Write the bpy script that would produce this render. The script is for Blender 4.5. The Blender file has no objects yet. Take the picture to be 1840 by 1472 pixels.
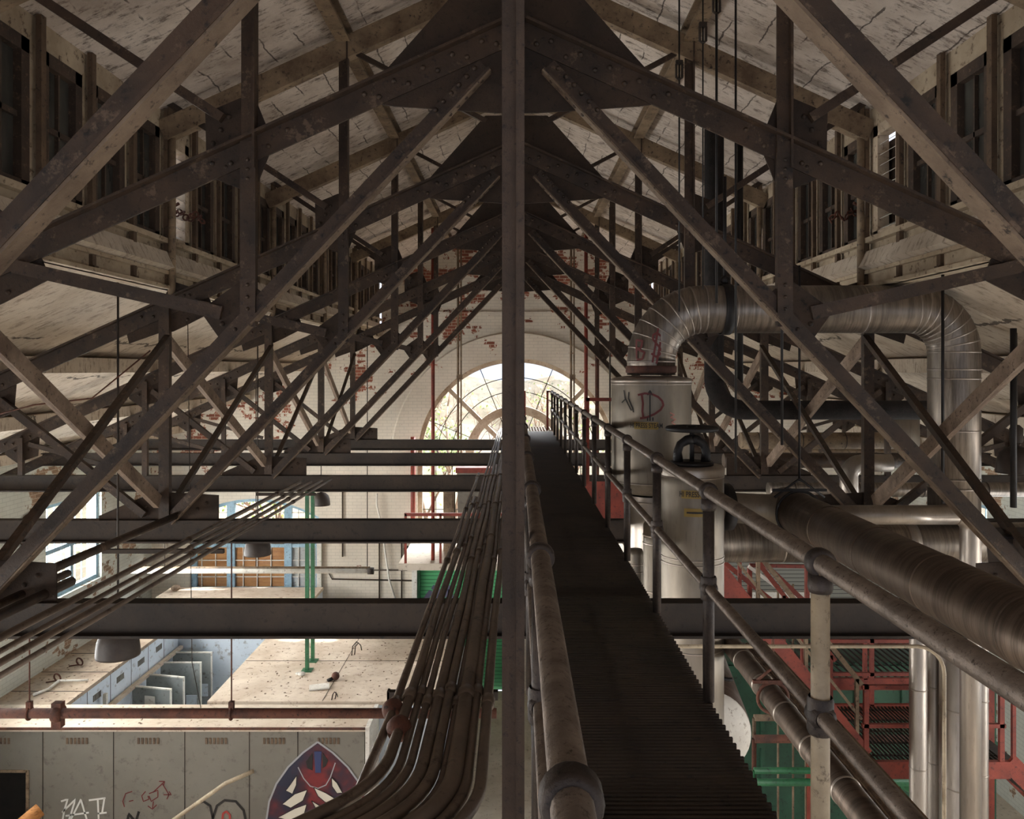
import bpy, math, random
from mathutils import Vector, Matrix
random.seed(7)
S = bpy.context.scene
COL = S.collection
H = 9.7                      # camera height above the hall floor; z below is measured from the eye
F = 1430.0                   # focal length in pixels of the 1840 px frame
VX, VY = 928.0, 664.0        # where the long axis of the hall vanishes

# ---------------------------------------------------------------- camera
cd = bpy.data.cameras.new('camera'); cam = bpy.data.objects.new('camera', cd); COL.objects.link(cam)
cam.location = (0, 0, H); cam.rotation_euler = (math.pi/2, 0, 0)
cd.sensor_width = 36.0; cd.lens = F/1840*36
cd.shift_x = (920-VX)/1840; cd.shift_y = -(736-VY)/1840
cd.clip_start = .05; cd.clip_end = 300
S.camera = cam
# ---------------------------------------------------------------- world, sun, daylight, added fill lamps
W = bpy.data.worlds.new('sky'); S.world = W; W.use_nodes = True
bg = W.node_tree.nodes['Background']; bg.inputs[0].default_value = (.80, .86, 1, 1); bg.inputs[1].default_value = 1.35
def lamp_dir(o, d): o.rotation_euler = Vector(d).to_track_quat('-Z', 'Y').to_euler()
sd = bpy.data.lights.new('sun', 'SUN'); sun = bpy.data.objects.new('sun', sd); COL.objects.link(sun)
sd.energy = 14; sd.angle = .02; sd.color = (1, .95, .9); lamp_dir(sun, (-1.27, -1, -1.83)); sun.location = (12, 36, 30)
def area(name, loc, d, sx, sy, e, col=(1, .97, .92)):
    l = bpy.data.lights.new(name, 'AREA'); o = bpy.data.objects.new(name, l); COL.objects.link(o)
    l.shape = 'RECTANGLE'; l.size = sx; l.size_y = sy; l.energy = e; l.color = col
    o.location = (loc[0], loc[1], loc[2]+H); lamp_dir(o, d); return o
area('daylight_left', (-12.2, 17.5, -4.7), (1, 0, .05), 13, 4.4, 9500, (1, .95, .88))
area('fill_left_near', (-12.2, 0, -4.7), (1, -.1, -.75), 12, 4.4, 3600, (1, .93, .85))  # added fill outside unseen windows, tilted to bounce off the floor
area('fill_right', (12.2, 17.5, -4.7), (-1, 0, .0), 13, 4.4, 2000, (1, .95, .88))  # added fill lamp outside the unseen windows of the right wall
area('fill_right_near', (12.2, 1, -4.7), (-1, -.1, -.75), 13, 4.4, 2600, (1, .93, .85))  # added fill lamp opposite the near left one, also bounced off the floor
area('fill_rear', (0, -9.8, -2.2), (0, 1, 0), 20, 9, 20, (1, .9, .8))  # added weak fill lamp behind the camera
area('daylight_arch', (1.5, 31, 5.6), (-.15, -1, -.95), 12, 7, 15000, (1, .97, .93))
S.view_settings.view_transform = 'Standard'; S.view_settings.look = 'None'
S.view_settings.exposure = 0.24; S.view_settings.gamma = 1
try: S.cycles.use_denoising = True; S.cycles.max_bounces = 8; S.cycles.diffuse_bounces = 5
except Exception: pass

# ---------------------------------------------------------------- material helpers
def lin(c):
    return tuple(((v/255)/12.92 if v <= 10 else (((v/255)+.055)/1.055)**2.4) for v in c)
class NT:
    def __init__(s, name):
        s.m = bpy.data.materials.new(name); s.m.use_nodes = True; s.t = s.m.node_tree
        s.b = s.t.nodes['Principled BSDF']
    def n(s, typ, **kw):
        x = s.t.nodes.new('ShaderNode'+typ)
        for k, v in kw.items(): setattr(x, k, v)
        return x
    def l(s, a, b): s.t.links.new(a, b)
    def val(s, inp, v):
        if hasattr(v, 'links') or hasattr(v, 'is_output'): s.l(v, inp)
        else: inp.default_value = v
    def pos(s):
        return s.n('NewGeometry').outputs['Position']
    def noise(s, scale, vec=None, detail=4, rough=.6):
        x = s.n('TexNoise'); x.inputs['Scale'].default_value = scale; x.inputs['Detail'].default_value = detail; x.inputs['Roughness'].default_value = rough
        s.l(vec if vec is not None else s.pos(), x.inputs['Vector']); return x.outputs['Fac']
    def ramp(s, f, stops):
        r = s.n('ValToRGB'); e = r.color_ramp.elements
        while len(e) < len(stops): e.new(.5)
        for i, (p, c) in enumerate(stops):
            e[i].position = p; e[i].color = (c if hasattr(c, '__len__') else (c, c, c))[:3] + (1,) if hasattr(c, '__len__') else (c, c, c, 1)
        s.l(f, r.inputs[0]); return r.outputs[0]
    def mix(s, f, a, b, mode='MIX'):
        x = s.n('MixRGB', blend_type=mode)
        s.val(x.inputs[0], f)
        for i, v in ((1, a), (2, b)):
            if isinstance(v, tuple): x.inputs[i].default_value = v[:3]+(1,)
            else: s.l(v, x.inputs[i])
        return x.outputs[0]
    def math(s, op, a, b=0.0):
        x = s.n('Math', operation=op); s.val(x.inputs[0], a); s.val(x.inputs[1], b); return x.outputs[0]
    def mapping(s, scale=(1, 1, 1), vec=None):
        x = s.n('Mapping'); x.inputs['Scale'].default_value = scale; s.l(vec if vec is not None else s.pos(), x.inputs[0]); return x.outputs[0]
    def sep(s, vec=None):
        x = s.n('SeparateXYZ'); s.l(vec if vec is not None else s.pos(), x.inputs[0]); return x.outputs
    def comb(s, a, b, c):
        x = s.n('CombineXYZ'); s.val(x.inputs[0], a); s.val(x.inputs[1], b); s.val(x.inputs[2], c); return x.outputs[0]
    def bump(s, h, strength=.3, dist=.01):
        x = s.n('Bump'); x.inputs['Strength'].default_value = strength; x.inputs['Distance'].default_value = dist
        s.l(h, x.inputs['Height']); s.l(x.outputs[0], s.b.inputs['Normal'])
    def done(s, col, rough=.7, metal=0.0):
        if isinstance(col, tuple): s.b.inputs['Base Color'].default_value = col[:3]+(1,)
        else: s.l(col, s.b.inputs['Base Color'])
        s.val(s.b.inputs['Roughness'], rough); s.val(s.b.inputs['Metallic'], metal); return s.m

def mottled(name, c1, c2, c3=None, scale=3, rough=.75, metal=0.0, bump=.25, streak=None, pale=None):
    t = NT(name); v = t.mapping(streak) if streak else t.pos()
    n1 = t.noise(scale, v, 6, .65); n2 = t.noise(scale*7, v, 5, .7)
    c = t.mix(t.ramp(n1, [(.35, 0.0), (.65, 1.0)]), lin(c1), lin(c2))
    if c3: c = t.mix(t.ramp(n2, [(.56, 0.0), (.68, 1.0)]), c, lin(c3))
    if pale:
        n3 = t.noise(scale*3, None, 7, .75); c = t.mix(t.ramp(n3, [(.57, 0.0), (.64, .7)]), c, lin(pale))
    if bump: t.bump(n2, bump)
    return t.done(c, rough, metal)

M = {}
M['steel'] = mottled('flaking_brown_steel', (70, 52, 38), (43, 32, 24), (17, 13, 10), 2.2, .6, .1, .45, None, (104, 86, 70))
M['gusset'] = mottled('dark_rusted_plate', (58, 42, 29), (38, 27, 19), (17, 13, 10), 3.2, .8, 0, .5)
M['steel_dark'] = mottled('dark_steel', (58, 46, 36), (38, 30, 24), (20, 16, 13), 2.0, .75, .0, .35)
M['steel_pale'] = mottled('cream_painted_steel', (142, 122, 98), (92, 74, 57), (40, 29, 22), 2.4, .75, .0, .4)
M['post_brown'] = mottled('brown_post_paint', (72, 56, 44), (54, 42, 33), (32, 25, 21), 5, .75, 0, .3)
M['brown_post'] = mottled('brown_and_cream_post', (104, 84, 64), (74, 58, 45), (44, 33, 26), 3, .75, 0, .3)
M['timber'] = mottled('weathered_timber', (150, 130, 112), (108, 90, 76), (62, 48, 40), 3.2, .85, 0, .4, (9, 1.2, 1.2))
M['rail'] = mottled('worn_galvanised_pipe', (118, 106, 96), (86, 76, 68), (54, 46, 40), 9, .4, .5, .3)
M['edge_angle'] = mottled('scuffed_lit_edge', (122, 104, 86), (84, 68, 54), (36, 26, 20), 3, .8, 0, .6)  # pale flaking paint, with light along the lower edge painted in
M['rail_dark'] = mottled('dark_pipe_fitting', (72, 62, 56), (48, 41, 38), (30, 26, 24), 9, .5, .5, .3)
M['post_cream'] = mottled('cream_pipe_paint', (176, 160, 134), (140, 124, 102), (92, 78, 62), 4, .6, 0, .2)
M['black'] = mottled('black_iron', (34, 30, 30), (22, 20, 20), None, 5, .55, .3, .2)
M['lag_black'] = mottled('black_pipe_lagging', (40, 34, 33), (24, 21, 21), (52, 45, 42), 8, .95, 0, .8)
M['red'] = mottled('red_oxide_paint', (140, 58, 42), (108, 44, 34), (70, 34, 28), 3, .6, 0, .2)
M['green_paint'] = mottled('green_pipe_paint', (52, 112, 72), (34, 84, 54), (28, 50, 36), 3, .5, 0, .2)
M['green_dark'] = mottled('dark_green_plant_paint', (40, 84, 62), (26, 62, 46), (20, 38, 30), 1.4, .6, 0, .2)
M['conduit'] = mottled('galvanised_conduit', (128, 114, 102), (98, 86, 76), (70, 58, 50), 1.5, .45, .45, .3)
M['rust'] = mottled('rusted_iron', (104, 62, 46), (66, 42, 34), (40, 28, 24), 4, .8, .1, .4)
M['lamp'] = mottled('lamp_enamel', (62, 51, 44), (44, 36, 31), None, 5, .6, .0, .1)
M['white'] = mottled('chalky_white_paint', (222, 218, 210), (196, 190, 180), (150, 138, 126), 2.2, .7, 0, .15)
M['hut'] = mottled('shade_toned_panel', (116, 111, 101), (106, 101, 92), (94, 88, 79), .8, .7, 0, .05)  # white hut panels standing in shade, the shade put into the colour
M['hut_blue'] = mottled('pale_blue_panel_paint', (214, 222, 230), (196, 206, 216), (160, 160, 160), .8, .65, 0, .05)
M['door'] = mottled('grey_door_paint', (150, 154, 152), (128, 133, 132), (96, 92, 88), 1.2, .6, 0, .05)
M['roof_top'] = mottled('dusty_hut_roof', (212, 198, 180), (184, 166, 146), (150, 130, 112), 1.1, .95, 0, .5)
M['roof_brown'] = mottled('dirty_brown_hut_roof', (176, 158, 138), (136, 118, 102), (96, 80, 68), 1.1, .95, 0, .5)
M['frame_blue'] = mottled('pale_blue_joinery', (150, 178, 194), (120, 150, 168), (96, 84, 74), 3, .7, 0, .1)
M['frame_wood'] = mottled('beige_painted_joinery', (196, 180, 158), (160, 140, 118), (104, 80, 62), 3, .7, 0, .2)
M['clere'] = mottled('cream_clerestory_boards', (186, 170, 146), (148, 130, 108), (80, 62, 48), 1.6, .8, 0, .3)
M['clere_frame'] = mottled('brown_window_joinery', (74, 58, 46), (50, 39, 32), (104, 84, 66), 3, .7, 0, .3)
M['board'] = mottled('orange_plywood', (206, 146, 86), (180, 118, 66), (120, 76, 46), 2, .8, 0, .1, (1, 1, 6))
M['dirt'] = mottled('dusty_concrete_floor', (214, 204, 190), (190, 178, 162), (150, 138, 124), 1.2, .95, 0, .4)
M['rubbish'] = mottled('grey_brown_rubble', (150, 130, 112), (90, 74, 62), (56, 44, 38), 8, .95, 0, .4)
M['leaf'] = mottled('green_leaf', (126, 146, 70), (92, 116, 56), (160, 158, 96), 3, .7, 0, 0)
M['bark'] = mottled('brown_bark', (120, 98, 80), (84, 68, 56), None, 5, .9, 0, .4)
M['hill'] = mottled('dry_hillside', (168, 156, 134), (122, 112, 92), (84, 92, 66), .5, .95, 0, .5)
M['yellow'] = NT('yellow_label').done(lin((132, 108, 46)), .6)
M['ink'] = NT('black_ink').done(lin((26, 22, 20)), .6)
M['tag_brown'] = NT('oxblood_spray_paint').done(lin((96, 34, 32)), .6)
M['tag_red'] = NT('red_spray_paint').done(lin((150, 50, 44)), .6)
M['tag_white'] = NT('white_spray_paint').done(lin((214, 212, 204)), .6)
M['tag_pink'] = NT('pink_spray_paint').done(lin((186, 120, 112)), .6)
M['tag_bone'] = NT('bone_spray_paint').done(lin((200, 192, 176)), .6)
M['tag_grey'] = NT('grey_spray_paint').done(lin((150, 150, 152)), .6)
t = NT('red_blue_spray_fade'); nf = t.noise(1.3, None, 3)
M['emblem'] = t.done(t.ramp(nf, [(.40, lin((28, 30, 52))), (.52, lin((66, 24, 36))), (.62, lin((112, 28, 32)))]), .55)
t = NT('blue_spray'); M['tag_blue'] = t.done(lin((42, 52, 92)), .6)
t = NT('purple_spray'); M['tag_purple'] = t.done(lin((96, 92, 118)), .6)
# sheet metal cladding with wrap joints
def cladding(name, base, rough, axis=None, freq=12):
    t = NT(name); n1 = t.noise(3, t.mapping((1, 1, .25)), 5); n2 = t.noise(40, t.mapping((1, 1, .12)), 3)
    c = t.mix(t.ramp(n1, [(.35, 0.0), (.7, 1.0)]), lin(base), tuple(v*.62 for v in lin(base)))
    c = t.mix(t.ramp(n2, [(.6, 0.0), (.75, .5)]), c, tuple(v*.35 for v in lin(base)))
    if axis is not None:
        v = t.math('FRACT', t.math('MULTIPLY', t.sep()[axis], freq))
        t.bump(v, .35, .02); rg = t.noise(7, t.mapping(tuple(4.0 if k == axis else .25 for k in range(3))), 4, .7)
        c = t.mix(t.ramp(rg, [(.42, 0.0), (.62, .75)]), c, tuple(v_*.38 for v_ in lin(base)))
    else: t.bump(n1, .12, .02)
    return t.done(c, t.ramp(n1, [(.3, rough), (.7, rough+.15)]), .85)
M['clad'] = cladding('aluminium_cladding', (168, 158, 148), .34)
M['clad_hx'] = cladding('wrapped_aluminium_cladding', (148, 137, 126), .34, 0, 18)
M['clad_long'] = cladding('spiral_wrapped_cladding', (118, 103, 91), .45, 1, 14)
M['clad_tank'] = cladding('dull_tank_cladding', (140, 131, 119), .45)
# glass
t = NT('window_glass'); tr = t.n('BsdfTransparent'); tr.inputs[0].default_value = (.93, .95, .97, 1); gl = t.n('BsdfGlossy'); gl.inputs['Roughness'].default_value = .08
mx = t.n('MixShader'); mx.inputs[0].default_value = .06; t.l(tr.outputs[0], mx.inputs[1]); t.l(gl.outputs[0], mx.inputs[2]); t.l(mx.outputs[0], t.t.nodes['Material Output'].inputs['Surface'])
M['glass'] = t.m
t = NT('dusty_dark_pane'); nz = t.noise(3, t.mapping((1, 1, .4)))
M['pane'] = t.done(t.ramp(nz, [(.3, lin((34, 34, 34))), (.7, lin((78, 76, 70)))]), .25)
# concrete soffit
def soffit(name, c1, c2, dark, seam=2.9):
    t = NT(name); o = t.sep()
    n1 = t.noise(1.1, None, 7, .7); st = t.math('ADD', t.math('MULTIPLY', t.noise(4, t.mapping((1, 4, 1)), 6, .75), .6), t.math('MULTIPLY', t.noise(6, None, 5, .8), .4)); n3 = t.noise(2.6, None, 4)
    c = t.mix(t.ramp(n1, [(.3, 0.0), (.7, 1.0)]), lin(c1), lin(c2))
    c = t.mix(t.ramp(st, [(.51, 0.0), (.60, .8)]), c, lin(dark))
    fr = t.math('FRACT', t.math('ADD', t.math('MULTIPLY', o[0], seam), t.math('MULTIPLY', n3, .35)))
    ln = t.math('LESS_THAN', fr, .045)
    ln = t.math('MULTIPLY', ln, t.ramp(t.noise(3.5, t.mapping((1, .5, 1)), 3), [(.46, 0.0), (.54, 1.0)]))
    c = t.mix(t.math('MULTIPLY', ln, .8), c, lin((44, 32, 26)))
    t.bump(st, .5, .02); return t.done(c, .92)
M['soffit'] = soffit('stained_board_marked_concrete', (218, 206, 194), (160, 145, 132), (80, 64, 55))
M['soffit_low'] = soffit('pale_aisle_concrete', (208, 196, 178), (176, 160, 142), (128, 110, 94), .9)
# painted brick
def brick(name, ax, paint, peel_roof=False, amount=.62, red=(148, 84, 62)):
    t = NT(name); o = t.sep(); v = t.comb(o[ax], o[2], 0.0)
    b = t.n('TexBrick'); t.l(v, b.inputs['Vector']); b.inputs['Scale'].default_value = 1
    b.inputs['Brick Width'].default_value = .26; b.inputs['Row Height'].default_value = .095; b.inputs['Mortar Size'].default_value = .009; b.inputs['Mortar Smooth'].default_value = .3
    b.inputs['Color1'].default_value = lin(red)+(1,); b.inputs['Color2'].default_value = tuple(v*.6 for v in lin(red))+(1,); b.inputs['Mortar'].default_value = lin((176, 160, 140))+(1,)
    b2 = t.n('TexBrick'); t.l(v, b2.inputs['Vector']); b2.inputs['Scale'].default_value = 1
    for k in ('Brick Width', 'Row Height', 'Mortar Size', 'Mortar Smooth'): b2.inputs[k].default_value = b.inputs[k].default_value
    b2.inputs['Color1'].default_value = (0, 0, 0, 1); b2.inputs['Color2'].default_value = (1, 1, 1, 1); b2.inputs['Mortar'].default_value = (.5, .5, .5, 1)
    n = t.noise(.9, t.comb(o[ax], o[2], 0.0), 6, .7)
    m = t.math('ADD', n, t.math('MULTIPLY', b2.outputs['Color'], .07))
    if peel_roof:
        ax_ = t.math('ABSOLUTE', o[0]); roof = t.math('SUBTRACT', 2.98+H, t.math('MULTIPLY', ax_, .452))
        dz = t.math('SUBTRACT', roof, o[2]); k = t.n('MapRange'); t.l(dz, k.inputs[0])
        k.inputs[1].default_value = .3; k.inputs[2].default_value = 3.2; k.inputs[3].default_value = .10; k.inputs[4].default_value = -.06
        m = t.math('ADD', m, k.outputs[0])
    msk = t.math('GREATER_THAN', m, amount)
    p = t.mix(t.ramp(t.noise(.7, None, 5), [(.35, 0.0), (.7, 1.0)]), lin(paint), tuple(x*.78 for x in lin(paint)))
    p = t.mix(t.math('MULTIPLY', b.outputs['Fac'], .35), p, tuple(x*.45 for x in lin(paint)))
    c = t.mix(msk, p, b.outputs['Color'])
    t.bump(t.math('ADD', b.outputs['Fac'], t.math('MULTIPLY', msk, .6)), -.35, .01); return t.done(c, .85)
M['brick_end'] = brick('white_painted_brick_peeling', 0, (214, 204, 188), True, .66)
M['brick_side'] = brick('peeling_side_wall_brick', 1, (206, 208, 198), False, .60, (158, 128, 104))
t = NT('grey_corrugated_siding'); fr = t.math('FRACT', t.math('MULTIPLY', t.sep()[2], 11)); t.bump(fr, .6, .02)
M['siding'] = t.done(t.mix(t.math('LESS_THAN', fr, .2), lin((128, 126, 118)), lin((70, 68, 64))), .6)
t = NT('green_roller_slats'); o = t.sep(); fr = t.math('FRACT', t.math('MULTIPLY', o[2], 9)); t.bump(fr, .8, .03)
M['shutter'] = t.done(t.mix(t.math('LESS_THAN', fr, .14), lin((92, 178, 122)), lin((34, 92, 60))), .5)

# ---------------------------------------------------------------- mesh builder
def P(px, py, d):
    return Vector(((px-VX)*d/F, d, (VY-py)*d/F))
ROOTS = {}
class MB:
    def __init__(s): s.v = []; s.f = []; s.sm = []; s.mi = []
    def quad(s, a, b, c, d, sm=False):
        n = len(s.v); s.v += [Vector(a), Vector(b), Vector(c), Vector(d)]; s.f.append((n, n+1, n+2, n+3)); s.sm.append(sm); return s
    def box(s, x0, x1, y0, y1, z0, z1):
        n = len(s.v)
        s.v += [Vector((x, y, z)) for z in (z0, z1) for y in (y0, y1) for x in (x0, x1)]
        for f in ((0, 2, 3, 1), (4, 5, 7, 6), (0, 1, 5, 4), (2, 6, 7, 3), (0, 4, 6, 2), (1, 3, 7, 5)):
            s.f.append(tuple(n+i for i in f)); s.sm.append(False)
        return s
    def prof(s, p0, p1, pts, side=(0, 1, 0)):
        """extrude a closed profile [(u along side, v across)] from p0 to p1"""
        p0 = Vector(p0); p1 = Vector(p1); d = (p1-p0).normalized(); u = Vector(side); u = (u-d*u.dot(d)).normalized(); w = u.cross(d)
        if w.z < 0 or (abs(w.z) < 1e-6 and w.x < 0): w = -w
        n = len(s.v); k = len(pts)
        for p in (p0, p1):
            for a, b in pts: s.v.append(p+u*a+w*b)
        for i in range(k):
            j = (i+1) % k; s.f.append((n+i, n+j, n+k+j, n+k+i)); s.sm.append(False)
        s.f.append(tuple(n+i for i in range(k))[::-1]); s.f.append(tuple(n+k+i for i in range(k))); s.sm += [False, False]
        return s
    def bar(s, p0, p1, w, h, side=(0, 1, 0)):
        return s.prof(p0, p1, [(-w/2, -h/2), (w/2, -h/2), (w/2, h/2), (-w/2, h/2)], side)
    def tee(s, p0, p1, fw, h, t=.018, flange=1, side=(0, 1, 0)):
        a = h/2
        pts = [(-fw/2, a), (fw/2, a), (fw/2, a-t), (t/2, a-t), (t/2, -a), (-t/2, -a), (-t/2, a-t), (-fw/2, a-t)]
        if flange < 0: pts = [(u, -v) for u, v in pts]
        return s.prof(p0, p1, pts, side)
    def chan(s, p0, p1, fw, h, t=.02, side=(0, 1, 0)):
        a = h/2; w = fw/2     # I section
        pts = [(-w, a), (w, a), (w, a-t), (t/2, a-t), (t/2, -a+t), (w, -a+t), (w, -a), (-w, -a), (-w, -a+t), (-t/2, -a+t), (-t/2, a-t), (-w, a-t)]
        return s.prof(p0, p1, pts, side)
    def poly(s, pts, y0, y1):
        """plate: polygon in the x-z plane between two y values"""
        n = len(s.v); k = len(pts)
        for y in (y0, y1):
            for x, z in pts: s.v.append(Vector((x, y, z)))
        for i in range(k):
            j = (i+1) % k; s.f.append((n+i, n+j, n+k+j, n+k+i)); s.sm.append(False)
        s.f.append(tuple(n+i for i in range(k))[::-1]); s.f.append(tuple(n+k+i for i in range(k))); s.sm += [False, False]; return s
    def tube(s, pts, r, n=12, caps=True):
        pts = [Vector(p) for p in pts]; m = len(pts); rs = r if hasattr(r, '__len__') else [r]*m
        base = len(s.v); ref = None
        for i, p in enumerate(pts):
            d = (pts[min(i+1, m-1)]-pts[max(i-1, 0)]).normalized()
            if ref is None:
                ref = Vector((0, 0, 1)) if abs(d.z) < .9 else Vector((1, 0, 0))
            u = (ref-d*ref.dot(d)).normalized(); ref = u; w = d.cross(u)
            for k in range(n):
                a = 2*math.pi*k/n; s.v.append(p+(u*math.cos(a)+w*math.sin(a))*rs[i])
        for i in range(m-1):
            for k in range(n):
                a = base+i*n+k; b = base+i*n+(k+1) % n; s.f.append((a, b, b+n, a+n)); s.sm.append(True)
        if caps:
            s.f.append(tuple(base+k for k in range(n))[::-1]); s.f.append(tuple(base+(m-1)*n+k for k in range(n))); s.sm += [False, False]
        return s
    def lathe(s, c, prof, n=24, axis=(0, 0, 1)):
        """profile [(r, h)] turned about axis through c"""
        c = Vector(c); ax = Vector(axis).normalized(); ref = Vector((1, 0, 0)) if abs(ax.x) < .9 else Vector((0, 1, 0))
        u = (ref-ax*ref.dot(ax)).normalized(); w = ax.cross(u); base = len(s.v)
        for r, h in prof:
            for k in range(n):
                a = 2*math.pi*k/n; s.v.append(c+ax*h+(u*math.cos(a)+w*math.sin(a))*max(r, 1e-4))
        for i in range(len(prof)-1):
            flat = abs(prof[i][0]-prof[i+1][0]) < 1e-6 and False
            for k in range(n):
                a = base+i*n+k; b = base+i*n+(k+1) % n; s.f.append((a, b, b+n, a+n)); s.sm.append(True)
        return s
    def ring(s, c, R, r, n=20, axis=(0, 0, 1), a0=0, a1=2*math.pi, k=8):
        c = Vector(c); ax = Vector(axis).normalized(); ref = Vector((1, 0, 0)) if abs(ax.x) < .9 else Vector((0, 1, 0))
        u = (ref-ax*ref.dot(ax)).normalized(); w = ax.cross(u)
        full = abs(a1-a0-2*math.pi) < 1e-6
        pts = [c+(u*math.cos(a0+(a1-a0)*i/n)+w*math.sin(a0+(a1-a0)*i/n))*R for i in range(n+1)]
        return s.tube(pts, r, k, not full)
    def ball(s, c, r, n=12, sz=1):
        pr = [(r*math.sin(math.pi*i/8), -r*sz*math.cos(math.pi*i/8)) for i in range(9)]
        return s.lathe(c, pr, n)
    def dome(s, c, r, nrm=(0, -1, 0)):
        return s.lathe(c, [(r, 0), (r*.85, r*.6), (r*.45, r*.95), (0, r*1.05)], 7, nrm)
    def build(s, name, mat, parent=None):
        me = bpy.data.meshes.new(name); off = ROOTS.get(parent.name, Vector((0, 0, 0))) if parent else None
        if parent is None:
            xs = [v.x for v in s.v]; ys = [v.y for v in s.v]; zs = [v.z for v in s.v]
            off = Vector(((min(xs)+max(xs))/2, (min(ys)+max(ys))/2, min(zs)))
        me.from_pydata([tuple(v-off) for v in s.v], [], s.f)
        me.polygons.foreach_set('use_smooth', s.sm); me.materials.append(M[mat] if isinstance(mat, str) else mat)
        import bmesh
        b = bmesh.new(); b.from_mesh(me); bmesh.ops.recalc_face_normals(b, faces=b.faces); b.to_mesh(me); b.free()
        o = bpy.data.objects.new(name, me); COL.objects.link(o)
        if parent: o.parent = parent; ROOTS[o.name] = off
        else: o.location = off; ROOTS[o.name] = off
        return o
def tag(o, label=None, cat=None, group=None, kind=None):
    if label: o['label'] = label
    if cat: o['category'] = cat
    if group: o['group'] = group
    if kind: o['kind'] = kind
    return o
def thing(name, label, cat, loc, group=None):
    o = bpy.data.objects.new(name, None); COL.objects.link(o); o.location = loc; ROOTS[o.name] = Vector(loc); o.empty_display_size = .1
    return tag(o, label, cat, group)
def struct(name, mb, mat):
    return tag(mb.build(name, mat), kind='structure')
def copy_tree(o, parent=None):
    c = o.copy(); COL.objects.link(c)
    if parent: c.parent = parent
    for ch in [x for x in bpy.data.objects if x.parent == o]: copy_tree(ch, c)
    return c
CH = {}
def dup(root, delta, label, group=None):
    c = root.copy(); COL.objects.link(c); c.location = root.location+Vector(delta); ROOTS[c.name] = ROOTS[root.name]+Vector(delta)
    for ch in root.children:
        k = ch.copy(); COL.objects.link(k); k.parent = c
        for g in ch.children:
            q = g.copy(); COL.objects.link(q); q.parent = k
    c['label'] = label
    if group: c['group'] = group
    return c
def arc(c, R, a0, a1, n, u, w):
    c = Vector(c); u = Vector(u); w = Vector(w)
    return [c+u*(R*math.cos(a0+(a1-a0)*i/n))+w*(R*math.sin(a0+(a1-a0)*i/n)) for i in range(n+1)]
def ribbon(pts, w, fmap, mb=None):
    """a flat paint stroke through 2-D points, laid on a surface by fmap(s, z)"""
    mb = mb or MB(); q = []
    for i in range(len(pts)-1):                      # subdivide
        for k in range(4):
            f = k/4; q.append((pts[i][0]*(1-f)+pts[i+1][0]*f, pts[i][1]*(1-f)+pts[i+1][1]*f))
    q.append(pts[-1])
    L = []
    for i in range(len(q)):
        a = q[max(i-1, 0)]; b = q[min(i+1, len(q)-1)]; dx, dz = b[0]-a[0], b[1]-a[1]; l = math.hypot(dx, dz) or 1
        L.append(((q[i][0]-dz/l*w/2, q[i][1]+dx/l*w/2), (q[i][0]+dz/l*w/2, q[i][1]-dx/l*w/2)))
    for i in range(len(L)-1):
        mb.quad(fmap(*L[i][0]), fmap(*L[i][1]), fmap(*L[i+1][1]), fmap(*L[i+1][0]))
    return mb
def seam_parts(parent, items, r, mat='clad', name='seam'):
    for p, d in items:
        MB().lathe(p, [(r, -.009), (r+.005, -.006), (r+.005, .006), (r, .009)], 32, d).build(name, mat, parent)
def text_mb(txt, size, fmap):
    cu = bpy.data.curves.new('t', 'FONT'); cu.body = txt; cu.size = size; cu.align_x = 'CENTER'; cu.align_y = 'CENTER'; cu.offset = .001
    o = bpy.data.objects.new('t', cu); COL.objects.link(o); dg = bpy.context.evaluated_depsgraph_get(); dg.update()
    me = bpy.data.meshes.new_from_object(o.evaluated_get(dg)); mb = MB()
    mb.v = [Vector(fmap(v.co.x, v.co.y)) for v in me.vertices]; mb.f = [tuple(p.vertices) for p in me.polygons]; mb.sm = [False]*len(mb.f)
    bpy.data.objects.remove(o); bpy.data.meshes.remove(me); return mb
# ================================================================ THE BUILDING
WX, WD, FL, YB = 11.0, 24.0, -9.7, -8.0       # half width, end wall distance, floor, rear end (all from the eye)
TD = [2.99, 5.98, 9.24, 13.1, 16.6, 19.8]     # truss distances
RS = .452
def zc(x): return 2.555-RS*abs(x)              # centre line of a truss's upper chord
def zlow(x): return 2.98-RS*abs(x)             # aisle soffit
def zhigh(x): return 4.90-.455*abs(x)          # monitor roof soffit

struct('floor', MB().box(-WX-.4, WX+.4, YB, WD, FL-.3, FL), 'dirt')
for s, nm in ((-1, 'left'), (1, 'right')):
    m = MB(); a = 0; b = s*4.5
    m.prof((a, YB, zhigh(a)+.1), (b, YB, zhigh(b)+.1), [(0, -.1), (WD-YB, -.1), (WD-YB, .1), (0, .1)], (0, 1, 0)); o = m.build('ceiling_upper_'+nm, 'soffit'); tag(o, kind='structure')
    m = MB(); a = s*4.0; b = s*(WX+.5)
    m.prof((a, YB, zlow(a)+.1), (b, YB, zlow(b)+.1), [(0, -.1), (WD-YB, -.1), (WD-YB, .1), (0, .1)], (0, 1, 0)); o = m.build('ceiling_aisle_'+nm, 'soffit_low'); tag(o, kind='structure')

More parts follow.
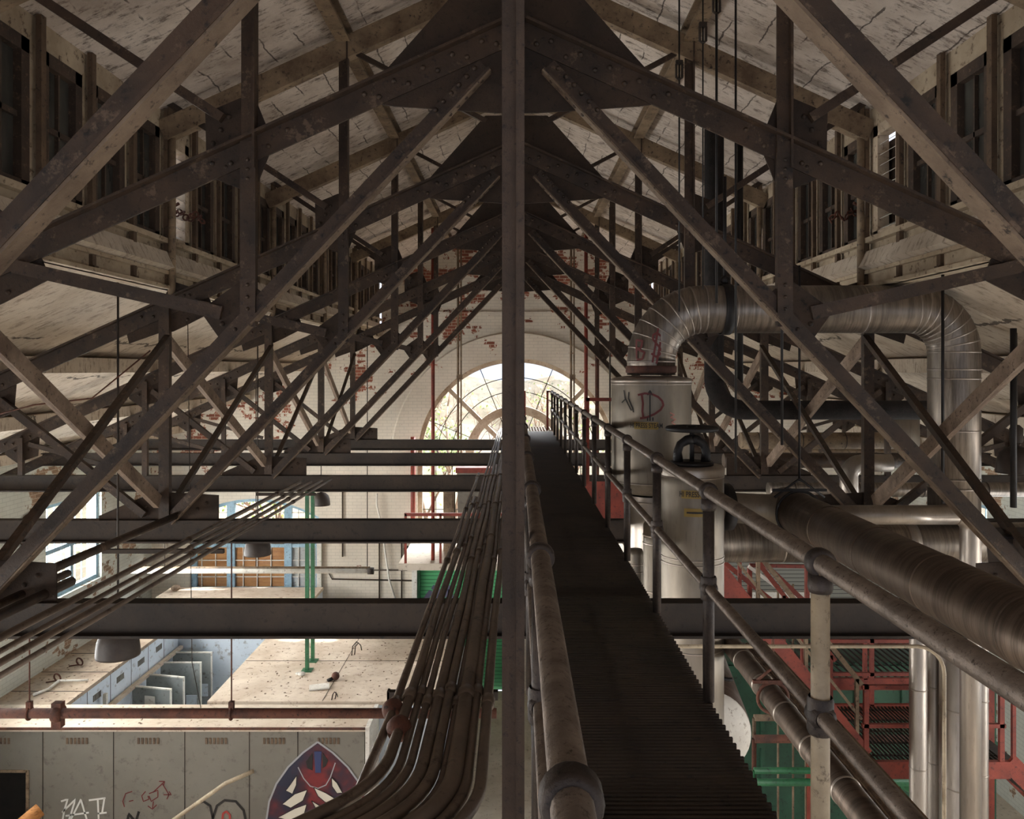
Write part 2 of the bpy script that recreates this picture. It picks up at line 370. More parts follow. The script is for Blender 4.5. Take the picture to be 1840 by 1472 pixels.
def strips(xs, fn, y0, y1):
    """wall in the x-z plane made of vertical strips; fn(x) gives the solid (z0, z1) runs"""
    m = MB()
    for i in range(len(xs)-1):
        a, b = xs[i], xs[i+1]; e = (b-a)*1e-3; A = fn(a+e); B = fn(b-e)
        for (p0, p1), (q0, q1) in zip(A, B):
            if p1-p0 < 1e-4 and q1-q0 < 1e-4: continue
            n = len(m.v)
            for y in (y0, y1): m.v += [Vector((a, y, p0)), Vector((b, y, q0)), Vector((b, y, q1)), Vector((a, y, p1))]
            for f in ((0, 1, 2, 3), (7, 6, 5, 4), (0, 4, 5, 1), (3, 2, 6, 7), (0, 3, 7, 4), (1, 5, 6, 2)):
                m.f.append(tuple(n+k for k in f)); m.sm.append(False)
    return m
AR, AZ, AB = 2.99, -2.65, -5.1                # arched window: radius, springing, sill
WL = (-9.86, -5.96, -6.7, -3.9)               # segmental window on the left of the end wall
WR = (5.4, 9.4, -6.7, -3.9)
def segtop(x, w):
    c = (w[0]+w[1])/2; h = (w[1]-w[0])/2; return w[3]-.55*((x-c)/h)**2
SHX = (-2.95, -.35)
def endwall(x):
    top = (zhigh(x) if abs(x) < 4.07 else zlow(x))+.05; r = []
    holes = []
    if abs(x) < AR: holes.append((AB, AZ+math.sqrt(AR*AR-x*x)))
    if SHX[0] < x < SHX[1]: holes.append((FL, -5.45))
    for w in (WL,):
        if w[0] < x < w[1]: holes.append((w[2], segtop(x, w)))
    z = FL; out = []
    for a, b in sorted(holes): out.append((z, a)); z = b
    out.append((z, top)); return out
xs = set([-WX-.3, WX+.3, -4.07, 4.07, 0, SHX[0], SHX[1], WL[0], WL[1], WR[0], WR[1]])
for i in range(49): xs.add(-AR*math.cos(math.pi*i/48))
for w in (WL, WR):
    for i in range(9): xs.add(w[0]+(w[1]-w[0])*i/8)
struct('wall_end', strips(sorted(xs), endwall, WD, WD+.45), 'brick_end')
# splayed brick reveal ring round the arch, standing a little proud
m = MB(); N = 48
for i in range(N):
    a0, a1 = math.pi*i/N, math.pi*(i+1)/N
    def q(R, a, y): return (R*math.cos(a), y, AZ+R*math.sin(a))
    m.quad(q(AR+.02, a0, WD-.003), q(AR+.02, a1, WD-.003), q(AR+.75, a1, WD-.10), q(AR+.75, a0, WD-.10), True)
    m.quad(q(AR+.75, a0, WD-.10), q(AR+.75, a1, WD-.10), q(AR+.80, a1, WD), q(AR+.80, a0, WD), True)
struct('trim_arch', m, 'brick_end')
m = MB().box(-3.3, 3.3, WD-.06, WD, 1.62, 1.74); m.box(-3.15, 3.15, WD-.04, WD, 1.54, 1.62)
struct('trim_cornice', m, 'brick_end')
struct('wall_rear', MB().box(-WX-.4, WX+.4, YB-.3, YB, FL, -6.2).box(-WX-.4, -9, YB-.3, YB, -6.2, 5).box(9, WX+.4, YB-.3, YB, -6.2, 5).box(-9, 9, YB-.3, YB, 1.6, 5), 'brick_end')  # wide opening out of view, made for the rear fill lamp

# arched window frame ------------------------------------------------------
m = MB(); Y0 = WD+.18
def arcband(m, R0, R1, y0, y1, a0=0, a1=math.pi, n=48):
    for i in range(n):
        b0, b1 = a0+(a1-a0)*i/n, a0+(a1-a0)*(i+1)/n
        p = [(R*math.cos(a), y, AZ+R*math.sin(a)) for a in (b0, b1) for R in (R0, R1) for y in (y0, y1)]
        # p: (b0,R0,y0),(b0,R0,y1),(b0,R1,y0),(b0,R1,y1),(b1...)
        m.quad(p[0], p[2], p[6], p[4]); m.quad(p[1], p[5], p[7], p[3]); m.quad(p[0], p[4], p[5], p[1], True); m.quad(p[2], p[3], p[7], p[6], True)
fr = thing('window_1', None, None, (0, WD+.2, AB)); fr['kind'] = 'structure'
arcband(m, AR-.13, AR+.005, Y0-.05, Y0+.07); arcband(m, 1.3, 1.55, Y0-.08, Y0+.07)
for a in (45, 135):
    a = math.radians(a); m.bar((0, Y0, AZ), ((AR-.1)*math.cos(a), Y0, AZ+(AR-.1)*math.sin(a)), .12, .13)
m.box(-AR, AR, Y0-.06, Y0+.07, AZ-.09, AZ+.09)
for x in (-AR+.07, -1.45, 1.45, AR-.07): m.box(x-.07, x+.07, Y0-.05, Y0+.06, AB, AZ)
m.box(-AR, AR, Y0-.06, Y0+.07, AB, AB+.12)
m.build('window_frame', 'frame_wood', fr)
m = MB()
for R in (1.98, 2.4): arcband(m, R-.012, R+.012, Y0-.012, Y0+.012)
arcband(m, .62, .64, Y0-.012, Y0+.012)
for a in (22.5, 67.5, 112.5, 157.5):
    a = math.radians(a); m.bar((.2*math.cos(a), Y0, AZ+.2*math.sin(a)), (2.9*math.cos(a), Y0, AZ+2.9*math.sin(a)), .02, .022)
for x in (-2.45, -1.95, -.75, 0, .75, 1.95, 2.45): m.box(x-.011, x+.011, Y0-.01, Y0+.01, AB+.1, AZ-.09)
for z in (AZ-.8, AZ-1.6): m.box(-2.85, 2.85, Y0-.01, Y0+.01, z-.011, z+.011)
m.build('glazing_bar', 'steel_dark', fr)
m = MB(); n = 32
pts = [((AR-.06)*math.cos(math.pi*i/n), AZ+(AR-.06)*math.sin(math.pi*i/n)) for i in range(n+1)]+[(-AR+.05, AB+.05), (AR-.05, AB+.05)]
m.poly(pts, Y0+.025, Y0+.03); m.build('glass', 'glass', fr)

# segmental windows -----------------------------------------------------------
def segwindow(name, w, mullions, boards, mat='frame_blue'):
    fr = thing(name, None, None, ((w[0]+w[1])/2, WD+.2, w[2])); fr['kind'] = 'structure'; m = MB()
    n = 16
    for i in range(n):
        a = w[0]+(w[1]-w[0])*i/n; b = w[0]+(w[1]-w[0])*(i+1)/n
        m.bar((a, WD+.2, segtop(a, w)-.05), (b, WD+.2, segtop(b, w)-.05), .12, .12)
    for x, h in mullions: m.box(x-h, x+h, WD+.12, WD+.26, w[2], segtop(x, w)-.02)
    for z in (w[2]+.05, -5.35): m.box(w[0], w[1], WD+.14, WD+.25, z-.05, z+.05)
    m.build('window_frame', mat, fr); m = MB()
    x = w[0]+.3
    while x < w[1]: m.box(x-.012, x+.012, WD+.17, WD+.2, w[2], segtop(x, w)); x += .42
    for z in (-4.35, -4.8, -5.8, -6.3): m.box(w[0], w[1], WD+.17, WD+.2, z-.012, z+.012)
    m.build('glazing_bar', 'white', fr)
    for a, b, c, d, mt in boards: MB().box(a, b, WD+.21, WD+.23, c, d).build('pane_board', mt, fr)
    MB().box(w[0], w[1], WD+.205, WD+.208, w[2], w[3]-.6).build('glass', 'glass', fr)
segwindow('window_2', WL, [(-9.78, .09), (-8.66, .12), (-6.93, .11), (-6.02, .06)],
          [(-9.7, -8.78, -6.7, -4.95, 'board'), (-8.54, -7.9, -6.7, -5.4, 'board'), (-8.54, -7.75, -5.3, -4.95, 'white'), (-7.75, -7.04, -5.3, -4.6, 'board'), (-7.9, -7.04, -6.7, -5.4, 'board'), (-6.82, -6.08, -5.3, -4.95, 'hut_blue'), (-6.82, -6.08, -6.7, -5.4, 'white')])

# side walls --------------------------------------------------------------------
def sidewall(s, wins):
    m = MB(); ys = sorted(set([YB, WD]+[w[0] for w in wins]+[w[1] for w in wins])); x0, x1 = (s*WX, s*(WX+.4)); x0, x1 = min(x0, x1), max(x0, x1)
    zt = zlow(WX)+.1
    for a, b in zip(ys, ys[1:]):
        mid = (a+b)/2; w = [w for w in wins if w[0] < mid < w[1]]
        if w: m.box(x0, x1, a, b, FL, w[0][2]); m.box(x0, x1, a, b, w[0][3], zt)
        else: m.box(x0, x1, a, b, FL, zt)
    return m
LW = [(-6, -3.6, -6.5, -3.2), (-2.6, -.2, -6.5, -3.2), (.8, 3.2, -6.5, -3.2), (4.2, 6.6, -6.5, -3.2), (7.6, 10, -6.5, -3.2), (11, 13.4, -6.0, -3.2), (14.4, 17.2, -5.6, -4.0), (18.6, 21.1, -5.5, -3.2)]  # nearer openings are unseen, added to let light in; mirrored on the right
struct('wall_left', sidewall(-1, LW), 'brick_side')
struct('wall_right', sidewall(1, LW[:-1]+[(18.6, 21.1, -5.5, -3.2)]), 'brick_side')
k = 4
for s in (-1, 1):
    for w in LW:
        fr = thing('window_%d' % k, None, None, (s*(WX+.15), (w[0]+w[1])/2, w[2])); fr['kind'] = 'structure'; k += 1
        m = MB(); x = s*(WX+.15); a, b, c, d = w
        for y in (a+.05, (a+b)/2, b-.05): m.box(x-.06, x+.06, y-.06, y+.06, c, d)
        for z in (c+.05, (c+d)/2, d-.05): m.box(x-.05, x+.05, a, b, z-.05, z+.05)
        m.build('window_frame', 'frame_blue', fr); m = MB()
        y = a+.3
        while y < b: m.box(x-.012, x+.012, y-.012, y+.012, c, d); y += .3
        m.build('glazing_bar', 'frame_blue', fr)
        MB().box(x+.02, x+.024, a, b, c, d).build('glass', 'glass', fr)

# monitor (clerestory) walls -------------------------------------------------------
CX = 4.12; PY = [5.98-.815*6+.815*i for i in range(29)]     # steel post positions
BRIGHT = {-1: 10, 1: 9}
for s, nm in ((-1, 'left'), (1, 'right')):
    x0, x1 = sorted((s*CX, s*(CX+.12)))
    m = MB(); m.box(x0, x1, YB, WD, 2.78, 3.2); m.box(x0, x1, YB, WD, 1.12, 1.5)
    for y in PY: m.box(x0, x1, y-.085, y+.085, 1.5, 2.78)
    m.box(x0, x1, YB, PY[0]-.1, 1.5, 2.78); m.box(x0, x1, PY[-1]+.1, WD, 1.5, 2.78)
    struct('wall_clerestory_'+nm, m, 'clere')
    xa, xb = sorted((s*(CX-.05), s*(CX+.14)))
    m = MB(); m.box(xa, xb, YB, WD, .93, 1.14); m.box(min(s*(CX-.12), s*CX), max(s*(CX-.12), s*CX), YB, WD, .93, .97); m.box(min(s*(CX-.1), s*CX), max(s*(CX-.1), s*CX), YB, WD, 1.10, 1.14)
    struct('beam_clerestory_'+nm, m, 'clere')
    xa, xb = sorted((s*(CX-.09), s*(CX+.1)))
    struct('trim_sill_'+nm, MB().box(xa, xb, YB, WD, 1.46, 1.52), 'clere')
    for i in range(len(PY)-1):
        a, b = PY[i]+.085, PY[i+1]-.085; fr = thing('window_%d' % k, None, None, (s*(CX+.06), (a+b)/2, 1.5)); fr['kind'] = 'structure'; k += 1
        lit = (i == BRIGHT[s]); m = MB(); xc = s*(CX+.05); h = .065
        m.box(xc-h, xc+h, a, a+.11, 1.5, 2.78); m.box(xc-h, xc+h, b-.11, b, 1.5, 2.78); m.box(xc-h, xc+h, a, b, 2.66, 2.78); m.box(xc-h, xc+h, a, b, 1.5, 1.58)
        if not lit: m.box(xc-.03, xc+.03, a+.07, b-.07, 2.10, 2.15)
        if not lit: m.box(xc-.03, xc+.03, (a+b)/2-.012, (a+b)/2+.012, 1.58, 2.7)
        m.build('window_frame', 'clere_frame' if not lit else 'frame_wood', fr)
        if lit:
            m = MB(); z = 1.62
            while z < 2.68: m.bar((xc-s*.0, a+.07, z), (xc, b-.07, z), .09, .006, (s*.86, 0, .5)); z += .12
            m.build('louvre_slat', 'white', fr)
        else:
            MB().box(xc+s*.005, xc+s*.012, a+.07, b-.07, 1.58, 2.7).build('pane', 'pane', fr)
# bright sky behind the louvre comes from the world; close the other panes from outside
for s, nm in ((-1, 'left'), (1, 'right')):
    x0, x1 = sorted((s*(CX+.16), s*(CX+.2))); yb0 = PY[BRIGHT[s]]; yb1 = PY[BRIGHT[s]+1]
    struct('wall_hoarding_'+nm, MB().box(x0, x1, YB, yb0, 1.3, 3.1).box(x0, x1, yb1, WD, 1.3, 3.1).box(x0, x1, yb0, yb1, 1.3, 1.6 if s < 0 else 2.62), 'clere_frame')

ORD = 'first second third fourth fifth sixth seventh eighth ninth tenth eleventh twelfth thirteenth fourteenth fifteenth sixteenth seventeenth eighteenth nineteenth twentieth twenty-first twenty-second twenty-third'.split()
# clerestory steel posts -----------------------------------------------------------
for s, side in ((-1, 'left'), (1, 'right')):
    first = None
    for i, y in enumerate(PY[6:-1]):
        lbl = 'slim cream brown steel post between %s clerestory windows, %s from the camera' % (side, ORD[i])
        if first is None:
            x = s*(CX-.06); m = MB().bar((x, y, .97), (x, y, 3.02), .07, .05); m.box(x-.045, x+.045, y-.04, y+.04, .93, .99)
            o = m.build('clerestory_post', 'brown_post'); tag(o, lbl, 'post', 'steel posts along the %s clerestory' % side); first = o; fy = y
        else:
            c = first.copy(); COL.objects.link(c); c.location.y += y-fy; ROOTS[c.name] = c.location.copy(); c['label'] = lbl

# longitudinal purlins ----------------------------------------------------------------
for s, side in ((-1, 'left'), (1, 'right')):
    m = MB().chan((s*2.0, YB, 3.88), (s*2.0, WD, 3.88), .16, .2, .02, (1, 0, 0)); o = m.build('roof_purlin', 'steel_pale')
    tag(o, 'long cream purlin under the upper roof, %s of the ridge' % side, 'purlin')
    for x, w in ((6.1, 'upper'), (8.14, 'lower'), (10.2, 'lowest')):
        m = MB().box(min(s*(x-.12), s*(x+.12)), max(s*(x-.12), s*(x+.12)), YB, WD, zlow(x)-.27, zlow(x)-.06); o = m.build('aisle_purlin', 'soffit_low')
        tag(o, '%s stained concrete purlin under the %s aisle roof' % (w, side), 'purlin')
m = MB().box(-.09, .09, YB, WD, 4.6, 4.95); tag(m.build('ridge_beam', 'steel_pale'), 'ridge beam running along the top of the roof', 'beam')

# ================================================================ TRUSSES
def truss(D):
    t = thing('roof_truss', None, 'truss', (0, D, -2.01))
    def R(mb, pts, r=.018, y=D-.075): [mb.dome((x, y, z), r) for x, z in pts]
    for s in (-1, 1):
        X = lambda x: s*x
        a, b = (s*.04, D, zc(.04)), (s*10.9, D, zc(10.9))
        m = MB(); m.tee(a, b, .17, .19, .02, 1)
        for k in range(10):                             # rivets near the apex and at every node
            x = .15+k*.11; d = .035 if k % 2 else -.035; m.dome((s*x, D-.011, zc(x)+d-.01), .022)
        for xn in (2.0, 4.07, 6.1, 8.14):
            for k in range(5): x = xn-.28+k*.14; m.dome((s*x, D-.011, zc(x)+(-.03 if k % 2 else .03)-.01), .02)
        m.build('upper_chord', 'steel', t)
        m = MB(); m.bar((s*.05, D, 4.62-.455*.05), (s*4.1, D, 4.62-.455*4.1), .13, .24); m.build('rafter', 'steel_pale', t)
        # main tie from the apex
        m = MB(); m.tee((s*.24, D-.03, 2.27), (s*4.02, D-.03, -1.74), .12, .115, .018, -1)
        dx, dz = 3.78, -4.01; L = math.hypot(dx, dz); dx /= L; dz /= L
        for k in range(6): u = .06+k*.085; m.dome((s*(.24+dx*u+.03), D-.045, 2.27+dz*u+.02), .02)
        for k in range(5): u = .1+k*.085; m.dome((s*(.24+dx*u-.045), D-.045, 2.27+dz*u-.045), .02)
        m.build('diagonal_tie', 'steel', t)
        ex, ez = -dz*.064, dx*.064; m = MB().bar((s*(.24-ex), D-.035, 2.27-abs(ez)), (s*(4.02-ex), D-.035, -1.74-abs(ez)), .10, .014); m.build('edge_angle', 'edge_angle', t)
        m = MB(); m.tee((s*2.0, D-.03, 1.5), (s*2.0, D-.03, 3.84), .1, .11, .018, 1); m.build('upper_post', 'steel', t)
        m = MB(); m.bar((s*2.0, D-.03, .32), (s*2.0, D-.03, 1.7), .06, .115)
        for k in range(3): m.dome((s*2.0, D-.06, .45+k*.09), .015); m.dome((s*2.0, D-.06, 1.42+k*.07), .015)
        m.build('inner_post', 'steel', t)
        MB().bar((s*2.2, D-.03, .42), (s*3.75, D-.03, .77), .06, .10).build('strut', 'steel', t)
        MB().bar((s*4.07, D-.02, -1.72), (s*4.07, D-.02, .85), .08, .12).build('outer_post', 'steel', t)
        MB().bar((s*6.1, D-.02, -1.74), (s*6.1, D-.02, zc(6.1)), .07, .085).build('outer_post', 'steel', t)
        MB().bar((s*8.14, D-.02, -1.74), (s*8.14, D-.02, zc(8.14)), .07, .08).build('outer_post', 'steel', t)
        MB().bar((s*5.98, D-.03, zc(6.1)-.15), (s*4.3, D-.03, -1.68), .07, .085).build('web_diagonal', 'steel', t)
        MB().bar((s*8.0, D-.03, zc(8.14)-.1), (s*6.3, D-.03, -1.7), .06, .07).build('web_diagonal', 'steel', t)
        MB().bar((s*.35, D, 2.88), (s*1.95, D, 3.72), .05, .055).build('brace', 'steel', t)
        MB().bar((s*2.2, D-.02, 1.88), (s*4.05, D-.02, 3.1), .06, .07).build('brace', 'steel', t)
        MB().tube([(s*4.0, D, .85), (s*4.0, D, 3.05)], .045, 10).build('clerestory_column', 'steel_pale', t)
        # gussets
        def G(pts, rv=(), mat='gusset', dy=.0):
            m = MB().poly([(s*x, z) for x, z in pts], D+.004+dy, D+.018+dy); [m.dome((s*x, D+.004+dy, z), .021) for x, z in rv]
            m.build('gusset_plate', mat, t)
        G([(1.86, 1.62), (1.86, 1.78), (1.97, 2.05), (2.08, 2.04), (2.34, 1.93), (2.33, 1.46), (1.98, 1.32)], [(2.16, 1.9), (2.22, 1.8), (2.28, 1.7), (2.18, 1.52)])
        G([(2.37, .44), (2.04, .68), (1.88, .56), (1.93, .42), (2.2, .2)], [(2.1, .3), (2.2, .34), (2.28, .42)], dy=-.03)
        G([(3.98, 1.02), (3.60, .90), (3.51, .68), (3.86, .50), (3.99, .44), (4.16, .42), (4.5, .3), (4.55, .5), (4.16, .75)], [(3.64, .72), (3.72, .8), (3.85, .86), (3.82, .58)])
        G([(3.46, -1.46), (3.46, -1.76), (4.85, -1.76), (4.85, -1.7), (4.2, -1.42)], [(3.6, -1.55), (3.7, -1.62), (3.9, -1.55), (4.3, -1.6)])
        for xn in (6.1, 8.14): G([(xn-.3, zc(xn-.3)+.05), (xn+.3, zc(xn+.3)+.05), (xn+.28, zc(xn)-.28), (xn+.08, zc(xn)-.42), (xn-.26, zc(xn)-.3)], [(xn-.1, zc(xn)-.2), (xn+.12, zc(xn)-.22)])
    m = MB().poly([(-.36, 2.95), (.36, 2.95), (1.03, 2.2), (1.06, 2.0), (.92, 1.98), (.15, 1.93), (-.15, 1.93), (-.92, 1.98), (-1.06, 2.0), (-1.03, 2.2)], D+.004, D+.02)
    m.build('apex_plate', 'gusset', t)
    m = MB().chan((-9.9, D+.03, -1.88), (9.9, D+.03, -1.88), .14, .265, .02)
    m.build('bottom_chord', 'steel_dark', t)
    m = MB().tee((-.012, D-.06, -1.75), (-.012, D-.06, 4.62), .10, .082, .03, 1); m.build('king_post', 'post_brown', t)
    return t
ordn = ['nearest truss, its post filling the middle of the view', 'second truss from the camera, lower chord under the conduits', 'third truss from the camera, nearest behind the conduit stubs', 'fourth truss from the camera', 'fifth truss from the camera', 'farthest truss, closest to the arched end window']
t0 = truss(TD[0]); t0['label'] = 'riveted brown steel roof truss, '+ordn[0]; t0['group'] = 'riveted steel roof trusses'
TR = [t0]
for i in range(1, 6): TR.append(dup(t0, (0, TD[i]-TD[0], 0), 'riveted brown steel roof truss, '+ordn[i]))

# longitudinal sway bracing in the planes of the clerestory columns
pairs = [(TD[i], TD[i+1]) for i in range(1, 5)]+[(TD[0], TD[1])]
names = ['second and third', 'third and fourth', 'fourth and fifth', 'fifth and sixth', 'first and second']
for (a, b), nm in zip(pairs, names):
    for s, side in ((-1, 'left'), (1, 'right')):
        x = s*4.12
        m = MB().bar((x, a+.1, .36), (x, b-.1, -1.52), .06, .15, (1, 0, 0)); o = m.build('timber_brace', 'timber')
        tag(o, 'grey timber brace sloping down from the %s truss to the %s on the %s' % (nm.split(' and ')[0], nm.split(' and ')[1], side), 'brace', 'timber sway braces')
        x = s*4.0
        m = MB().tee((x, b-.1, .36), (x, a+.1, -1.55), .07, .09, .015, 1, (1, 0, 0)); o = m.build('steel_brace', 'steel')
        tag(o, 'brown steel brace crossing the timber one between the %s trusses on the %s' % (nm, side), 'brace', 'steel sway braces')

# ================================================================ CATWALK
y0, y1 = .6, 21.9; k = 0
cw = thing('catwalk', 'long dark slatted steel walkway running straight ahead over the lower chords', 'walkway', (.53, 11, -1.76))
m = MB(); y = y0; k = 0
while y < y1:
    k += 1
    m.box(.08, .985+(.004 if k % 2 else .013), y, y+.015, -1.722, -1.70); y += .031
m.build('deck', 'steel_dark', cw)
for xx in (.07, .49, .91): MB().box(xx, xx+.06, y0, y1, -1.745, -1.722).build('stringer', 'black', cw)
m = MB()
for i in range(12): m.box(.08+i*.08, .10+i*.08, 21.9, 23.6, -1.725, -1.70)
for i in range(5): m.box(.08, .98, 21.9+i*.4, 21.93+i*.4, -1.725, -1.70)
m.build('end_grating', 'steel_pale', cw)
RY = [1.08+1.5*i for i in range(15)]
def railing(name, label, x, ys, lean=0):
    t = thing(name, label, 'railing', (x, (ys[0]+ys[-1])/2, -1.70))
    for i, y in enumerate(ys):
        pm = 'post_cream' if i == 0 and x > .5 else 'rail_dark'
        MB().tube([(x, y, -1.70), (x, y, -.65)], .03, 12).build('post', pm, t)
    MB().tube([(x, -.3, -.627), (x, ys[-1], -.627)], .0325, 16).build('top_rail', 'rail', t)
    MB().tube([(x, -.3, -1.12), (x, ys[-1], -1.12)], .026, 14).build('mid_rail', 'rail', t)
    for y in ys:
        m = MB().lathe((x, y, -.627), [(.032, -.026), (.044, -.026), (.048, -.016), (.048, .016), (.044, .026), (.032, .026)], 18, (0, 1, 0)); m.lathe((x, y, -.627), [(.0, -.035), (.038, -.035), (.040, -.08), (.036, -.095), (.0, -.095)], 14); m.build('top_fitting', 'rail_dark', t)
        m = MB().lathe((x, y, -1.12), [(.03, -.04), (.042, -.03), (.045, 0), (.042, .03), (.03, .04)], 16, (0, 1, 0)); m.lathe((x, y, -1.12), [(.038, -.06), (.042, -.05), (.042, .05), (.038, .06)], 14); m.build('mid_fitting', 'rail_dark', t)
    return t
railing('handrail', 'worn pipe handrail on the right edge of the walkway', .985, [2.58+1.5*i for i in range(14)])
railing('handrail', 'worn pipe handrail on the left edge of the walkway, beside the central post', .08, [1.16+1.5*i for i in range(14)])
# red gate frame and end posts
g = thing('safety_gate', 'red steel frame opening off the walkway beside the tall tank', 'gate', (1.25, 11.8, -1.7))
m = MB(); m.box(1.03, 1.08, 11.78, 11.83, -1.7, -.42); m.box(1.03, 1.6, 11.78, 11.83, -.47, -.42); m.box(1.55, 1.6, 11.78, 11.83, -1.7, -.42); m.build('frame', 'red', g)
MB().box(1.03, 2.1, 12.2, 12.26, -2.3, -1.72).build('plate', 'red', g)
o = MB().box(.84, .90, 22.3, 22.36, -1.70, -.6).box(.84, 1.0, 22.3, 22.36, -.64, -.6).build('end_post', 'red'); tag(o, 'red end post on the far right corner of the walkway', 'post')
o = MB().box(.2, .26, 22.3, 22.36, -1.70, -.6).build('end_post', 'red'); tag(o, 'red end post at the far left corner of the walkway', 'post')

# ================================================================ CONDUITS
cg = [-.617, -.553, -.50, -.454, -.40, -.348, -.305, -.26, -.206, -.145]
cr = [.022, .026, .02, .019, .031, .026, .02, .038, .025, .026]
for i, (x, r) in enumerate(zip(cg, cr)):
    yb = 3.9 if i == 0 else 3.28-.03*i; far = [13, 10.5, 23, 23, 23, 14, 23, 23, 11, 21][i]; z = -1.70+r*.3-(.0 if i % 2 else .01)
    pts = [(x, far, z)]
    yy = far-1.2
    xf = -.24-.03*i if far > 15 else x
    if far > 15: pts = [(x*.8-.03, far, z)]
    while yy > yb+1.2: pts.append((x+(.008*math.sin(yy*1.7+i)), yy, z)); yy -= 1.2
    R = .26
    dirv = Vector((-.70, -.71, -.03)).normalized() if i else Vector((-.05, -1, -.03)).normalized()
    # bend: quadratic blend
    A = Vector((x, yb+R, z)); B = Vector((x, yb, z)); C = B+dirv*R
    for k in range(9):
        f = k/8; pts.append(A*(1-f)**2+B*2*f*(1-f)+C*f*f)
    pts.append(C+dirv*(3.2 if i else 1.6))
    if i == 0: pts = pts[:-10]+[(x, yb, z), (x-.16, 2.0, z-.25)]
    t = thing('conduit', ['first', 'second', 'third', 'fourth', 'fifth', 'sixth', 'seventh', 'eighth', 'ninth', 'tenth'][i]+' conduit from the left in the fan of dusty pipes beside the central post', 'conduit', (x, yb, z), 'conduit bundle left of the central post')
    MB().tube(pts, r, 12).build('pipe', 'conduit', t)
    for yc in (4.05+.07*(i % 3), 7.1+.3*(i % 4), 9.7+.2*(i % 3), 12.6, 16.0):
        if yc < far: MB().lathe((x if yc > 5 else x, yc, z), [(r, -.045), (r+.008, -.04), (r+.009, .04), (r, .045)], 12, (0, 1, 0)).build('coupling', 'conduit', t)
    if i < 2: MB().ball((x-(.0 if i else .0), 3.98 if i == 0 else 3.75, z), r+.035, 10).build('junction_box', 'rust', t)
for (x0, x1, d, lb) in ((-.70, -.10, 4.32, 'dark steel strip carrying the conduit fan nearest the camera'), (-.66, -.12, 10.9, 'short dark steel strip carrying the conduit fan far down the hall')):
    o = MB().box(x0, x1, d-.02, d+.02, -1.79, -1.745).box(x0, x0+.012, d-.02, d+.02, -1.79, -1.74).build('conduit_bracket', 'steel_dark'); tag(o, lb, 'bracket')
LC = [(-2.86, .018), (-2.98, .022), (-3.11, .018), (-3.25, .026)]
for i, (x, r) in enumerate(LC):
    t = thing('conduit', ['innermost', 'second innermost', 'second outermost', 'outermost'][i]+' of four pale conduits running together over the left ends of the chords', 'conduit', (x, 7, -1.7), 'left conduit run')
    z = -1.715+r; MB().tube([(x, 1.5, z), (x, 6, z), (x, 12.3-.12*i, z)], r, 10).build('pipe', 'conduit', t)
    for yc in (3.4, 7.0+.3*i, 10.2+.2*i): MB().lathe((x, yc, z), [(r, -.04), (r+.007, -.035), (r+.007, .035), (r, .04)], 12, (0, 1, 0)).build('coupling', 'conduit', t)
for x0, x1, d, lb in ((-3.96, -2.8, 7.62, 'dark steel strip under the left conduits, between the second and third trusses'), (-3.63, -2.8, 11.1, 'dark steel strip under the left conduits, beyond the third truss')):
    tag(MB().box(x0, x1, d-.02, d+.02, -1.76, -1.72).build('conduit_bracket', 'steel_dark'), lb, 'bracket')
for i, (x, a, b, r) in enumerate(((-3.93, 6.3, 9.2, .04), (-3.72, 4.0, 6.6, .032), (-3.55, 3.2, 6.35, .038))):
    tag(MB().tube([(x, a, -1.69), (x, b, -1.69)], r, 12).build('short_pipe', 'steel'), ['brown pipe lying beside the left posts, ending at the third truss', 'cut brown pipe stub farther from the conduits over the second truss', 'cut brown pipe stub closest to the conduits over the second truss'][i], 'pipe')
# thin cream conduit hugging the second truss's chord on the right
pts = [(1.16, 5.86, -2.04), (2.95, 5.86, -2.04)]+[Vector((2.95, 5.86, -2.24))+Vector((.2*math.sin(a), 0, .2*math.cos(a))) for a in [math.pi/2*k/6 for k in range(1, 7)]]+[(3.15, 5.86, -6.5)]
tag(MB().tube(pts, .014, 10).build('conduit', 'post_cream'), 'thin cream conduit under the second truss bending down to the silver pipes', 'conduit')
# ================================================================ PIPEWORK ON THE RIGHT
def elbow(c, Rb, a0, a1, u, w, n=9): return arc(c, Rb, a0, a1, n, u, w)
def seams(m, pts, r, axis=None):
    for p, d in pts: m.lathe(p, [(r, -.012), (r+.008, -.008), (r+.008, .008), (r, .012)], 32, d)
    return m
Dp = 8.67
# tall tank (silencer)
t = thing('steam_silencer', 'tall wide silver tank with a painted red D, right beside the walkway', 'tank', (1.467, Dp, -1.3))
c = (1.467, Dp, 0)
MB().lathe(c, [(.26, -1.34), (.30, -1.30), (.425, -1.22), (.43, -1.17), (.43, -.13)], 48).build('shell', 'clad_tank', t)
MB().lathe(c, [(.43, -.14), (.438, -.135), (.438, -.105), (.40, -.09), (.27, -.07), (.0, -.07)], 48).build('lid', 'clad', t)
seam_parts(t, [((1.467, Dp, -.155), (0, 0, 1)), ((1.467, Dp, -1.2), (0, 0, 1))], .43, 'clad', 'band')
def cyl_map(cx, cy, R, px0=None):
    def f(s, z): a = s/R; return (cx+R*math.sin(a), cy-R*math.cos(a), z)
    return f
fm = cyl_map(1.467, Dp, .435)
def pxs(pts, x0=1170, p=165.0): return [((x-x0)/p, (664-y)/p) for x, y in pts]
m = MB()
for st in ([(1141, 708), (1143, 722), (1142, 736), (1144, 748)], [(1134, 708), (1146, 705), (1158, 706), (1169, 711), (1176, 718), (1178, 725), (1173, 733), (1163, 740), (1150, 746), (1138, 748)]): ribbon(pxs(st, 1169), .022, fm, m)
t2 = m.build('graffiti_letter', 'tag_brown', t)
m = MB()
